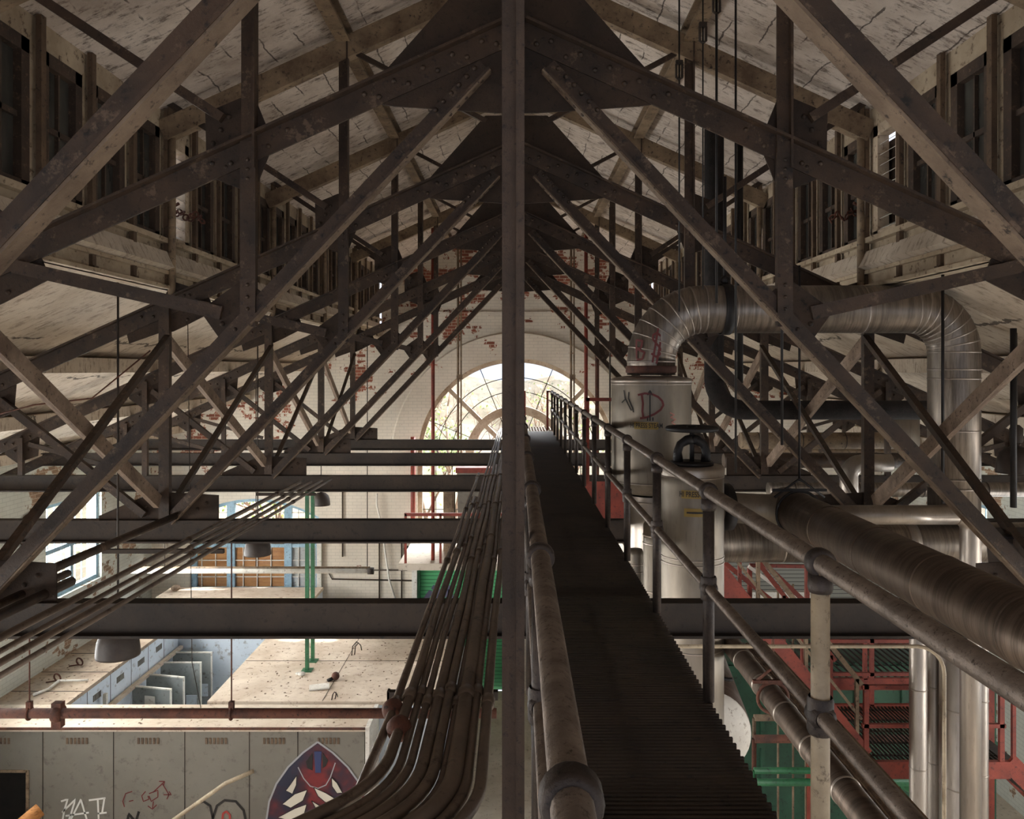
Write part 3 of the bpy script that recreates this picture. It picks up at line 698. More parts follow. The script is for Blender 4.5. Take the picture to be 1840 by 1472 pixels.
for st in ([(1155, 702), (1155, 752)], [(1151, 708), (1155, 700), (1159, 708)], [(1151, 746), (1151, 752)], [(1160, 746), (1160, 752)]): ribbon(pxs(st, 1169), .014, fm, m)
m.build('graffiti_arrow_mark', 'ink', t); m = MB()
for st in ([(1106, 700), (1109, 716), (1101, 722)], [(1117, 703), (1116, 714), (1124, 730), (1126, 738)], [(1110, 716), (1122, 735)]): ribbon(pxs(st, 1169), .014, fm, m)
m.build('graffiti_marks', 'ink', t)
m = MB()
ribbon(pxs([(1190, 738), (1199, 742), (1191, 746), (1202, 750), (1193, 755), (1203, 760)], 1169), .01, fm, m); m.build('graffiti_squiggle', 'tag_pink', t)
def label_plate(parent, fmap, cx, cz, w, h, txt, arrow=None, size=.07):
    m = MB(); n = 10
    for i in range(n):
        a, b = cx-w/2+w*i/n, cx-w/2+w*(i+1)/n; m.quad(fmap(a, cz-h/2), fmap(b, cz-h/2), fmap(b, cz+h/2), fmap(a, cz+h/2))
    pl = m.build('label_plate', 'yellow', parent)
    f2 = lambda s, z: tuple(Vector(fmap(s, z))+Vector((0, -.004, 0)))
    if txt:
        text_mb(txt, size, lambda a, b: f2(cx+a*.7, cz+b)).build('lettering', 'ink', pl)
    if arrow == 'right':
        m = MB(); ribbon([(cx-w*.42, cz), (cx+w*.3, cz)], .016, f2, m); m.quad(f2(cx+w*.28, cz-.035), f2(cx+w*.46, cz), f2(cx+w*.46, cz), f2(cx+w*.28, cz+.035)); m.build('arrow', 'ink', pl)
    if arrow == 'down':
        m = MB(); ribbon([(cx, cz+h*.42), (cx, cz-h*.25)], .014, f2, m); m.quad(f2(cx-.03, cz-h*.22), f2(cx, cz-h*.46), f2(cx, cz-h*.46), f2(cx+.03, cz-h*.22)); m.build('arrow', 'ink', pl)
label_plate(t, fm, -.125, -.585, .255, .075, 'HI PRESS STEAM', None, .07)
t = thing('downpipe', 'silver pipe dropping from under the tall wide tank', 'pipe', (1.467, Dp, FL))
MB().lathe(c, [(.26, FL), (.26, -1.36)], 36).build('pipe', 'clad', t); seam_parts(t, [((1.467, Dp, z), (0, 0, 1)) for z in (-1.42, -2.3, -3.2, -4.2, -5.5)], .26, 'clad', 'seam')
# the big loop
rz, hz, xr = .26, .655, 4.765; Rb = .57
loop = [(1.467, Dp, -.06), (1.467, Dp, hz-Rb)]+elbow((1.467+Rb, Dp, hz-Rb), Rb, math.pi, math.pi/2, (1, 0, 0), (0, 0, 1), 12)
mid = len(loop); Rb2 = .47
loop += [(2.6, Dp, hz), (3.4, Dp, hz)]+elbow((xr-Rb2, Dp, hz-Rb2), Rb2, math.pi/2, 0, (1, 0, 0), (0, 0, 1), 12)+[(xr, Dp, -.3), (xr, Dp, -1.58)]
t = thing('pipe_loop', 'huge silver clad steam pipe arching up and across in an upside-down U', 'pipe', (3, Dp, -1.6))
MB().tube(loop, rz, 40).build('pipe', 'clad_hx', t)
sp = []
for cc, R_, a0, a1 in (((1.467+Rb, Dp, hz-Rb), Rb, math.pi, math.pi/2), ((xr-Rb2, Dp, hz-Rb2), Rb2, math.pi/2, 0)):
    for k in range(9):
        a = a0+(a1-a0)*k/8; sp.append(((cc[0]+R_*math.cos(a), Dp, cc[2]+R_*math.sin(a)), (-math.sin(a), 0, math.cos(a))))
seam_parts(t, sp, rz); seam_parts(t, [((1.467, Dp, .0), (0, 0, 1)), ((2.35, Dp, hz), (1, 0, 0)), ((3.05, Dp, hz), (1, 0, 0)), ((3.75, Dp, hz), (1, 0, 0)), ((xr, Dp, 0.0), (0, 0, 1)), ((xr, Dp, -.1), (0, 0, 1)), ((xr, Dp, -.66), (0, 0, 1)), ((xr, Dp, -1.18), (0, 0, 1)), ((xr, Dp, -1.28), (0, 0, 1))], rz)
MB().lathe((1.467, Dp, 0), [(.262, -.04), (.275, -.03), (.275, .03), (.262, .04)], 40).build('band', 'rust', t)
fm2 = cyl_map(1.467, Dp, .266); m = MB()
for st in ([(1134, 612), (1135, 645)], [(1134, 612), (1146, 614), (1144, 626), (1135, 628)], [(1135, 628), (1150, 634), (1146, 646), (1135, 647)],
           [(1179, 606), (1172, 600), (1165, 604), (1165, 612), (1172, 620), (1178, 628), (1177, 638), (1170, 642), (1162, 636)], [(1174, 592), (1164, 652)], [(1182, 596), (1171, 654)]): ribbon(pxs(st, 1169), .022, fm2, m)
# the letters sit on the straight riser and the foot of the bend
m.build('graffiti_letters', 'tag_brown', t)
o = MB().lathe((2.27, Dp, hz), [(rz+.012, -.05), (rz+.02, -.05), (rz+.02, .05), (rz+.012, .05)], 40, (1, 0, 0)).tube([(2.27, Dp, hz+rz), (2.27, Dp, 2.1)], .02, 8).ball((2.27, Dp, hz+rz+.06), .05, 10).build('pipe_hanger', 'black')
tag(o, 'black strap hanger gripping the horizontal run of the silver pipe loop', 'hanger')
# high pressure steam vessel with handwheel
V0 = (1.66, 7.53); t = thing('steam_vessel', 'silver steam cylinder with HI PRESS STEAM label, under the black handwheel', 'tank', (V0[0], V0[1], FL))
c = (V0[0], V0[1], 0)
MB().lathe(c, [(.295, FL), (.295, -.93)], 44).build('shell', 'clad_tank', t)
MB().lathe(c, [(.30, -.99), (.303, -.93), (.29, -.905), (0, -.9)], 44).build('lid', 'clad', t)
seam_parts(t, [((V0[0], V0[1], z), (0, 0, 1)) for z in (-1.0, -1.75, -1.8, -2.6, -3.6, -5)], .295, 'clad', 'band')
fm3 = cyl_map(V0[0], V0[1], .30)
label_plate(t, fm3, -.01, -1.14, .30, .075, 'HI PRESS STEAM', None, .07)
label_plate(t, fm3, -.0, -1.305, .27, .075, None, 'right')
t = thing('valve', 'black valve with a round handwheel on a forked yoke', 'valve', (1.66, 7.53, -.9))
m = MB().lathe((1.66, 7.53, -.9), [(.0, 0), (.2, 0), (.2, .03), (.0, .03)], 28)
for s in (-1, 1): m.tube([(1.66+s*.13, 7.53, -.88), (1.66+s*.135, 7.53, -.78), (1.66+s*.11, 7.53, -.71), (1.66+s*.05, 7.53, -.67), (1.66, 7.53, -.66)], [.05, .042, .04, .045, .05], 10)
m.build('yoke', 'black', t); MB().tube([(1.66, 7.53, -.88), (1.66, 7.53, -.54)], .022, 12).build('stem', 'black', t)
m = MB().ring((1.66, 7.53, -.56), .225, .024, 36, (0, 0, 1), k=10).lathe((1.66, 7.53, -.56), [(0, -.03), (.05, -.03), (.05, .03), (0, .03)], 16)
for k in range(5): a = 2*math.pi*k/5; m.tube([(1.66, 7.53, -.56), (1.66+.22*math.cos(a), 7.53+.22*math.sin(a), -.56)], .015, 8)
m.build('handwheel', 'black', t)
# branch to the long pipe
t = thing('steam_branch', 'short dark lagged branch joining the labelled cylinder to the long pipe', 'pipe', (2.3, 7.9, -1.7))
MB().tube([(1.93, 7.85, -1.36), (2.3, 7.9, -1.38)]+elbow((2.5, 7.65, -1.39), .25, math.pi/2, 0, (1, 0, 0), (0, 1, 0), 8)[1:4], .15, 24).build('pipe', 'clad_tank', t)
MB().lathe((2.06, 7.87, -1.36), [(.0, -.05), (.23, -.05), (.23, .05), (0, .05)], 30, (1, .1, 0)).build('flange', 'black', t)
t = thing('steam_main', 'thick ribbed steam pipe sweeping from the hanger towards the lower right corner', 'pipe', (2.72, 3.8, -1.6))
MB().tube([(2.72, 8.05, -1.39), (2.72, 5, -1.39), (2.72, .6, -1.39)], .2, 44).build('pipe', 'clad_long', t)
seam_parts(t, [((2.72, y, -1.39), (0, 1, 0)) for y in (7.9, 6.9, 6.0, 5.1, 4.2, 3.3)], .2, 'clad_long', 'seam')
def trapeze(label, x, y, z, r, top, mat='black', name='pipe_hanger'):
    t = thing(name, label, 'hanger', (x, y, z-r-.03))
    MB().tube([(x, y, z+r+.12), (x, y, top)], .012, 8).build('rod', mat, t)
    m = MB().ring((x, y, z), r+.02, .014, 28, (0, 1, 0), k=8)
    m.tube([(x-r-.04, y, z+r*.35+.09), (x, y, z+r+.14), (x+r+.04, y, z+r*.35+.09)], .013, 8); m.bar((x-r-.06, y, z+r+.03), (x+r+.06, y, z+r+.03), .03, .025)
    m.build('clamp', mat, t)
    return t
trapeze('black clamp and hanging rod holding the far end of the thick ribbed pipe', 2.72, 7.65, -1.39, .2, 1.0)
# longitudinal pipe lower right
t = thing('condensate_pipe', 'slimmer jointed silver pipe running below the thick ribbed one', 'pipe', (2.03, 4, -2.7))
MB().tube([(2.03, 8.3, -2.6), (2.03, 5, -2.6), (2.03, 1, -2.6)], .092, 28).build('pipe', 'clad_long', t)
seam_parts(t, [((2.03, 1.6+.55*i, -2.6), (0, 1, 0)) for i in range(12)], .092, 'clad', 'seam')
trapeze('rusty clamp hanging the slimmer jointed pipe', 2.03, 6.3, -2.6, .1, -1.9, 'rust')
t = thing('cable_tray', 'dusty ladder tray running beside the slimmer jointed pipe', 'tray', (2.72, 5, -3.2))
m = MB(); m.box(2.56, 2.59, 1, 9.2, -3.22, -3.14); m.box(2.85, 2.88, 1, 9.2, -3.22, -3.14)
for i in range(27): m.box(2.58, 2.86, 1.1+i*.3, 1.14+i*.3, -3.21, -3.19)
m.build('tray', 'steel_pale', t); m = MB()
for i in range(6): m.tube([(2.62+i*.04, 1, -3.17), (2.62+i*.042, 5, -3.165), (2.62+i*.04, 9.2, -3.17)], .016, 8)
m.build('cables', 'rubbish', t)
# cross pipes behind
t = thing('cross_pipe', 'slim shiny horizontal pipe with a rounded elbow, above the large cross pipe', 'pipe', (4, 8.2, -1.6))
zz = -1.48; xe = 4.62
MB().tube([(3.1, 8.1, zz), (4, 8.1, zz), (xe-.15, 8.1, zz)]+elbow((xe-.15, 8.1, zz-.15), .15, math.pi/2, 0, (1, 0, 0), (0, 0, 1), 7)+[(xe, 8.1, -2.1), (xe, 8.1, FL)], .098, 28).build('pipe', 'clad', t)
t = thing('cross_pipe', 'large silver horizontal pipe crossing under the loop towards the right edge', 'pipe', (4.5, 8.75, -2.1))
MB().tube([(2.05, 8.75, -1.9), (4, 8.75, -1.9), (8.5, 8.75, -1.9)], .215, 36).build('pipe', 'clad_hx', t)
seam_parts(t, [((x, 8.75, -1.9), (1, 0, 0)) for x in (2.9, 3.9, 5.9, 6.9)], .215); MB().lathe((4.3, 8.75, -1.9), [(.2, -.05), (.235, -.05), (.235, .05), (.2, .05)], 32, (1, 0, 0)).build('flange', 'clad', t)
# group of standing pipes at lower right
for i, (px, w, d, top, nm) in enumerate(((1650, 30, 9.6, -2.3, 'leftmost and slim of the silver pipes standing at the lower right'), (1679, 27, 10.0, -2.3, 'slim silver pipe squeezed between its slimmer and its thickest neighbours'), (1723, 64, 9.7, -2.3, 'thickest of the silver pipes standing at the lower right'), (1764, 22, 10.2, -2.3, 'thinnest and rightmost of the silver pipes standing at the lower right'))):
    x = (px-VX)*d/F; r = w/2*d/F; t = thing('standing_pipe', nm, 'pipe', (x, d, FL), 'standing silver pipes')
    MB().lathe((x, d, 0), [(r, FL), (r, top), (r*.8, top+.05), (0, top+.05)], 28).build('pipe', 'clad', t)
    z = -2.9-.13*i
    while z > -9: seam_parts(t, [((x, d, z), (0, 0, 1))], r); z -= .95
for i, (px, w, d, top, lb) in enumerate(((1142, 30, 8.2, -1.9, 'slim silver pipe standing closest to the walkway in front of the downpipe'), (1181, 50, 7.95, -1.55, 'strapped silver pipe with a small down arrow, left of the labelled cylinder'))):
    x = (px-VX)*d/F; r = w/2*d/F; t = thing('standing_pipe', lb, 'pipe', (x, d, FL))
    MB().lathe((x, d, 0), [(r, FL), (r, top), (r*.8, top+.05), (0, top+.05)], 28).build('pipe', 'clad_tank', t); m = MB()
    z = top-.1
    while z > -6: seam_parts(t, [((x, d, z), (0, 0, 1)), ((x, d, z-.08), (0, 0, 1))], r, 'clad', 'band'); z -= .55
    if i: label_plate(t, cyl_map(x, d, r+.004), .08, -1.98, .07, .16, None, 'down')
# black vent stack
Ds = 11.6; xs_ = (1283-VX)*Ds/F; r = .14; zt = zhigh(xs_); ze = (664-737)*Ds/F; xe = (1668-VX)*Ds/F
t = thing('vent_stack', 'thick black lagged pipe dropping from the roof and turning right behind the loop', 'pipe', (xs_, Ds, ze))
MB().tube([(xs_, Ds, zt+.05), (xs_, Ds, 1), (xs_, Ds, ze+.45)]+elbow((xs_+.45, Ds, ze+.45), .45, math.pi, 1.5*math.pi, (1, 0, 0), (0, 0, 1), 10)+[(xe-1, Ds, ze), (xe, Ds, ze)], r, 24).build('pipe', 'lag_black', t)
m = MB().box(xs_-.24, xs_+.3, Ds-.26, Ds+.26, 0, .015); m.v = [v+Vector((0, 0, zhigh(v.x)-.03)) for v in m.v]; m.build('flashing', 'steel_pale', t)
tag(MB().tube([(xs_+.38, Ds, zhigh(xs_+.38)+.04), (xs_+.38, Ds, -.2)], .045, 12).build('vent_pipe', 'black'), 'thin dark pipe hanging from the roof beside the thick black stack', 'pipe')
# hanging rods
RODS = [(1219, 125, 1222, 560, 8.0, .009, 'thin rod hanging from a shackle, closest to the walkway', True),
        (1264, 58, 1262, 520, 7.4, .007, 'thinnest hanging rod with a square bracket on top', True),
        (1288, 5, 1287, 545, 7.2, .012, 'hanging rod with a turnbuckle, left of the longest rod', True),
        (1327, -60, 1317, 850, 6.9, .010, 'longest dark hanging rod, dropping in front of the silver loop down to the valve', False),
        (1405, 610, 1405, 800, 7.3, .013, 'rod with a red turnbuckle above the thick ribbed pipe', True),
        (1696, 488, 1692, 905, 7.8, .015, 'hanging rod in front of the right leg of the silver loop', False),
        (1821, 590, 1821, 912, 7.2, .028, 'thick black hanging pipe close to the right frame edge', False)]
for i, (xa, ya, xb, yb_, d, r, lb, sh) in enumerate(RODS):
    t = thing('hanging_rod', lb, 'rod', tuple(P(xb, yb_, d)), 'hanging rods on the right'); a = P(xa, ya, d); b = P(xb, yb_, d); a.x = b.x = (a.x+b.x)/2+(0)
    if i < 6: a.z = zhigh(a.x)+.02 if abs(a.x) < 4.1 else zlow(a.x)+.02
    MB().tube([a, b], r, 8).build('rod', 'black', t)
    if sh:
        zz = a.z-.1 if i not in (4,) else a.z-.02
        q = P(xa, ya, d).z if i < 4 else a.z
        m = MB().tube([(a.x, a.y, q+.07), (a.x-.03, a.y, q+.05), (a.x-.03, a.y, q-.08), (a.x, a.y, q-.1)], .012, 8).tube([(a.x, a.y, q+.07), (a.x+.03, a.y, q+.05), (a.x+.03, a.y, q-.08), (a.x, a.y, q-.1)], .012, 8); m.box(a.x-.035, a.x+.035, a.y-.02, a.y+.02, q+.05, q+.09)
        m.build('turnbuckle', 'rust' if i == 4 else 'steel_dark', t)
# far cross pipes right
for i, (pz, px0, px1, d, w, lb) in enumerate(((792, 1330, 1640, 15.2, 30, 'brown lagged pipe crossing far behind the sway braces, topmost of the far pipes'), (828, 1300, 1700, 14.6, 26, 'brown lagged pipe crossing just below the topmost far pipe'), (880, 1380, 1840, 12.2, 26, 'pale pipe crossing just behind the fourth truss on the right'), (812, 1290, 1720, 18.2, 14, 'thin pipe crossing in front of the end wall on the right'))):
    a = P(px0, pz, d); b = P(px1, pz, d); t = thing('cross_pipe', lb, 'pipe', tuple(a)); r = w/2*d/F
    MB().tube([a, (a+b)/2, b], r, 18).build('pipe', ['steel_pale', 'steel', 'clad_hx', 'steel_pale'][i], t)
    seam_parts(t, [(a.lerp(b, f), (1, 0, 0)) for f in (.1, .35, .6, .85)], r, 'steel_dark', 'seam')
t = thing('pipe_elbow', 'small shiny silver elbow behind the steel braces on the right', 'pipe', tuple(P(1530, 870, 10.6)))
a = P(1522, 832, 10.6); MB().tube([P(1600, 832, 10.6), P(1560, 832, 10.6)]+arc(P(1548, 856, 10.6), .17, math.pi/2, math.pi, 6, (1, 0, 0), (0, 0, 1))+[P(1526, 1000, 10.6)], .12, 20).build('pipe', 'clad', t)
for (px, py, d, lb) in ((1625, 775, 12.4, 'grey motor casing hung beside the silver loop, left of its right leg'),):
    t = thing('motor', lb, 'motor', tuple(P(px, py+30, d))); q = P(px, py, d)
    MB().lathe((q.x, q.y, q.z), [(0, -.25), (.2, -.25), (.22, -.2), (.22, .2), (.14, .28), (0, .28)], 20).build('casing', 'clad_tank', t); MB().ring((q.x, q.y, q.z+.33), .05, .012, 12, (0, 1, 0)).build('lifting_eye', 'black', t)

# ================================================================ LAMPS
def lampshade(label, px, py, d, R, top, group='bell lamps'):
    q = P(px, py, d); top = zlow(q.x)-.01; t = thing('bell_lamp', label, 'lamp', tuple(q), group)
    h = R*1.45
    MB().lathe(q, [(R-.01, .005), (R, 0), (R, .02), (R*.98, h*.25), (R*.93, h*.5), (R*.8, h*.74), (R*.5, h*.93), (R*.25, h*.98), (R*.12, h), (R*.12, h+.06)], 32).build('lamp_shade', 'lamp', t)
    MB().lathe(q, [(.06, h+.04), (.07, h+.06), (.07, h+.2), (.03, h+.24)], 14).build('cap', 'steel_dark', t)
    MB().tube([(q.x, q.y, q.z+h+.2), (q.x, q.y, top)], .012, 8).build('rod', 'steel_dark', t); return t
lampshade('largest bell lamp hanging at the left, half hidden by the second truss chord', 212, 1178, 8.6, .225, -1.7)
lampshade('middle-sized bell lamp hanging under the third truss chord', 463, 997, 13.7, .225, -1.9)
lampshade('smallest and farthest bell lamp, hanging before the white wall', 577, 908, 20.4, .23, -1.9)
lampshade('bell lamp at the right edge of the frame behind the black rod', 1826, 850, 9.0, .21, zlow(5.8))
t = thing('lamp_hood', 'dark angular lamp hood at the right frame edge above the thick pipe', 'lamp', tuple(P(1830, 1050, 6.5)))
q = P(1825, 1000, 6.5); MB().poly([(q.x-.1, q.z-.16), (q.x-.13, q.z+.17), (q.x+.3, q.z+.1), (q.x+.3, q.z-.25)], 6.4, 6.7).build('hood', 'lamp', t); MB().box(q.x-.2, q.x+.32, 6.36, 6.74, q.z+.17, q.z+.19).build('lid', 'black', t)
# small bits hung from the clerestory
for (px, py, d, lb) in ((340, 384, 9.75, 'clump of rusty chain snagged on a left clerestory post'), (1515, 383, 9.75, 'clump of rusty chain snagged on a right clerestory post')):
    q = P(px, py, d); t = thing('chain', lb, 'chain', tuple(q)); s = 1 if px < 900 else -1; m = MB()
    for k in range(9): m.ring(q+Vector((s*(-.16+.04*k), .02*math.sin(k*2), .035*math.sin(k*1.3)-.008*k)), .035, .011, 12, (math.sin(k*1.7), math.cos(k*2.1), .5), k=6)
    m.build('links', 'rust', t); MB().tube([q+Vector((-s*.16, 0, .0)), q+Vector((-s*.2, 0, .08)), q+Vector((-s*.12, -.02, .12))], .02, 8).build('hook', 'rust', t)

# ================================================================ LEFT: HORIZONTAL PIPE, HUTS
D0 = 10.0; t = thing('sprinkler_pipe', 'straight rusty brown pipe hung across the hall in front of the huts', 'pipe', (-4, D0, -4.4))
zz = (664-1282)*D0/F
MB().tube([(-8.2, D0, zz), (-4, D0, zz), (-.25, D0, zz)], .062, 20).build('pipe', 'rust', t)
MB().lathe((-5.76, D0, zz), [(.06, -.06), (.1, -.055), (.11, 0), (.1, .055), (.06, .06)], 16, (1, 0, 0)).box(-5.82, -5.70, D0-.05, D0+.05, zz-.17, zz+.14).build('coupling', 'rust', t)
for px in (53, 416): x = (px-VX)*D0/F; m = MB(); m.tube([(x, D0, zz), (x, D0, -2.0)], .01, 8); m.ring((x, D0, zz), .075, .014, 16, (1, 0, 0)); m.box(x-.03, x+.03, D0-.03, D0+.03, zz+.06, zz+.15); m.build('hanger', 'rust', t)
D1 = 20.6; t = thing('service_pipe', 'pale horizontal pipe with a capped end in front of the left end-wall window', 'pipe', tuple(P(450, 1030, D1)))
a = P(235, 1026, D1); b = P(668, 1026, D1); MB().tube([a, (a+b)/2, b], .07, 14).build('pipe', 'white', t); MB().tube([P(235, 1020, D1), P(665, 1020, D1)], .03, 10).build('upper_pipe', 'steel_pale', t)
MB().lathe(b, [(0, -.1), (.09, -.1), (.09, .05), (0, .05)], 16, (1, 0, 0)).build('end_cap', 'steel_dark', t); m = MB()
for px in (296, 460, 660): q = P(px, 1026, D1); m.tube([q, (q.x, q.y, zlow(q.x)-.01)], .012, 6)
m.build('rod', 'steel_dark', t)

RZ = -7.0
def hutbox(name, label, x0, x1, d0, d1, top, mats=('hut', 'roof_top'), doorholes=()):
    t = thing(name, label, 'hut', ((x0+x1)/2, (d0+d1)/2, FL)); m = MB(); w = .08
    xs = sorted(set([x0, x1]+[v for h in doorholes for v in h[:2]]))
    for a, b in zip(xs, xs[1:]):
        h = [h for h in doorholes if h[0] <= (a+b)/2 <= h[1]]
        if h: m.box(a, b, d0, d0+w, h[0][2], top-.08)
        else: m.box(a, b, d0, d0+w, FL, top-.08)
    m.box(x0, x1, d1-w, d1, FL, top-.08); m.box(x0, x0+w, d0+w, d1-w, FL, top-.08); m.box(x1-w, x1, d0+w, d1-w, FL, top-.08); m.build('wall', mats[0], t)
    MB().box(x0-.02, x1+.02, d0-.02, d1+.02, top-.08, top).build('roof', mats[1], t)
    return t
X0, X1, DF, DB = -WX+.02, (655-VX)*15.57/F, 15.57, 16.6
hut = hutbox('switch_room', 'nearest long shaded hut with slotted vents and a leaf-shaped red and blue painting', X0, X1, DF, DB, RZ, ('hut', 'roof_top'), [(-10.9, (50-VX)*DF/F, (664-1388)*DF/F)])
hx = lambda px: (px-VX)*DF/F
hz_ = lambda py: (664-py)*DF/F
m = MB()
for px in (77, 204, 332, 448, 535): m.box(hx(px)-.008, hx(px)+.008, DF-.006, DF, FL, RZ-.09)
m.build('panel_joint', 'steel_dark', hut)
m = MB().box(X1+.02, X1+.10, DF-.03, DB+.02, FL, RZ+.01); m.build('corner_trim', 'white', hut)
m = MB().box(X0, X1+.02, DF-.05, DF-.02, RZ-.035, RZ+.008); m.build('roof_edging', 'rust', hut)
for px in (0, 140, 268, 390, 494, 592):
    vt = MB()
    for k in range(6): x = hx(px-19+k*7); vt.box(x-.021, x+.021, DF-.012, DF+.01, hz_(1337), hz_(1326))
    vt.build('vent', 'brown_post', hut)
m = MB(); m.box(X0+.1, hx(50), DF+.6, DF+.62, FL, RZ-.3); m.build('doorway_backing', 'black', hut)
MB().box(hx(50)-.03, hx(50)+.03, DF-.02, DF+.08, FL, hz_(1388)+.04).box(-10.9, hx(50), DF-.02, DF+.08, hz_(1388)-.0, hz_(1388)+.05).build('door_frame', 'steel_pale', hut)
ff = lambda y: (lambda s, z: (s, y, z))
def px2(pts): return [(hx(x), hz_(y)) for x, y in pts]
# leaf shaped painting
cx = 571; outl = [(571, 1333), (545, 1352), (518, 1378), (497, 1408), (484, 1440), (478, 1480), (478, 1530), (490, 1580), (520, 1640), (571, 1690)]
right = [(622, 1640), (652, 1580), (668, 1530), (668, 1480), (661, 1440), (647, 1408), (625, 1378), (598, 1352)]
pl = MB().poly(px2(outl+right), DF-.012, DF-.002).build('graffiti_leaf', 'emblem', hut)
ribbon(px2(outl+right+[outl[0]]), .035, ff(DF-.014)).build('outline', 'tag_grey', pl)
MB().poly(px2([(565, 1350), (578, 1350), (577, 1388), (567, 1388)]), DF-.02, DF-.013).build('blue_bar', 'tag_blue', pl)
m = MB()
for pts in ([(562, 1352), (550, 1368), (553, 1380), (562, 1384)], [(580, 1352), (590, 1366), (586, 1376), (580, 1380)]): m.poly(px2(pts), DF-.02, DF-.013)
m.build('dark_patch', 'ink', pl)
ribbon(px2([(536, 1378), (546, 1398), (558, 1412), (572, 1416), (586, 1410), (594, 1396), (603, 1370)]), .02, ff(DF-.02)).build('chevron', 'tag_grey', pl)
m = MB(); bl = []
for pts in ([(534, 1392), (520, 1412), (514, 1420), (526, 1426), (533, 1410)], [(596, 1396), (606, 1406), (616, 1424), (606, 1425), (597, 1412)],
            [(553, 1418), (530, 1426), (508, 1444), (523, 1451), (545, 1438)], [(564, 1414), (586, 1424), (612, 1440), (618, 1448), (612, 1455), (584, 1440), (572, 1430)],
            [(552, 1444), (530, 1452), (500, 1468), (520, 1474), (546, 1466)], [(560, 1438), (580, 1450), (612, 1464), (620, 1474), (590, 1478), (574, 1462)]):
    m.poly(px2(pts), DF-.022, DF-.013); bl.append(pts)
m.build('leaf_blade', 'tag_bone', pl); m = MB()
for pts in bl: ribbon(px2(pts+[pts[0]]), .016, ff(DF-.024), m)
m.build('blade_outline', 'ink', pl)
# tags
m = MB()
for st in ([(110, 1440), (122, 1436), (116, 1456), (112, 1478)], [(112, 1460), (136, 1436), (128, 1462), (122, 1480)], [(146, 1436), (128, 1472)], [(146, 1438), (158, 1478)], [(118, 1466), (160, 1460)], [(160, 1438), (190, 1434)], [(176, 1436), (178, 1480)], [(176, 1462), (192, 1460)], [(188, 1434), (184, 1460)]): ribbon(px2(st), .035, ff(DF-.008), m)
m.build('graffiti_white', 'tag_white', hut); m = MB()
for st in ([(238, 1422), (226, 1426), (221, 1440), (224, 1450)], [(240, 1438), (232, 1440)], [(262, 1422), (255, 1430), (258, 1440), (268, 1436), (266, 1430)], [(268, 1426), (284, 1420), (284, 1432), (272, 1440), (268, 1430)], [(275, 1424), (292, 1408), (296, 1404), (286, 1404)], [(296, 1404), (294, 1412)], [(292, 1408), (304, 1428), (300, 1436)], [(294, 1428), (308, 1428), (304, 1422)], [(276, 1440), (274, 1454), (266, 1448)], [(274, 1454), (282, 1446)]): ribbon(px2(st), .02, ff(DF-.008), m)
m.build('graffiti_dark', 'tag_brown', hut); m = MB()
for st in ([(228, 1480), (232, 1462), (244, 1478), (250, 1458)], [(352, 1444), (366, 1440), (378, 1448), (383, 1472)], [(383, 1470), (390, 1448), (404, 1438), (424, 1440), (438, 1456), (443, 1480)]): ribbon(px2(st), .05, ff(DF-.008), m)
m.build('graffiti_black', 'ink', hut); m = MB()
ribbon(px2([(399, 1482), (401, 1462), (407, 1458), (413, 1464), (414, 1482)]), .04, ff(DF-.009), m); m.build('graffiti_red', 'tag_red', hut)
# leaning pole and rolled sheet in front
a = P(455, 1386, 15.2); b = P(200, 1570, 15.0); tag(MB().tube([a, P(405, 1408, 15.2), P(300, 1482, 15.1), b], .04, 12).build('pole', 'post_cream'), 'long pale pole leaning across the front of the nearest hut', 'pole')
tag(MB().tube([P(30, 1490, 14.6), P(72, 1455, 14.9)], .13, 20).build('rolled_sheet', 'board'), 'roll of brown corrugated sheet propped at the nearest hut doorway', 'roll')
# leg of the L along the left wall
leg = hutbox('side_room', 'long narrow pale blue hut along the left brick wall with slotted vents', X0, -9.44, DB+.03, 22.2, RZ, ('hut_blue', 'roof_brown'))
m = MB()
for y in (17.5, 18.5, 19.5, 20.4, 21.3): m.box(-9.44, -9.434, y-.006, y+.006, FL, RZ-.09)
m.build('panel_joint', 'steel_dark', leg); m = MB()
for y in (17.9, 18.95, 20, 21): 
    vt = MB()
    for k in range(6): vt.box(-9.445, -9.43, y-.16+k*.06, y-.125+k*.06, RZ-.42, RZ-.28)
    vt.build('vent', 'hut', leg)
m = MB()
for y in (17.3, 18.4, 19.6, 20.8): m.box(X0, -9.42, y-.01, y+.01, RZ, RZ+.006)
m.build('roof_joint', 'steel_dark', leg)
MB().box(-9.36, -9.28, 18.0, 18.08, FL, RZ-.35).build('downpipe', 'white', leg)
MB().box(-9.40, -9.3, 17.2, 22.2, -7.78, -7.70).build('door_head', 'roof_top', leg)
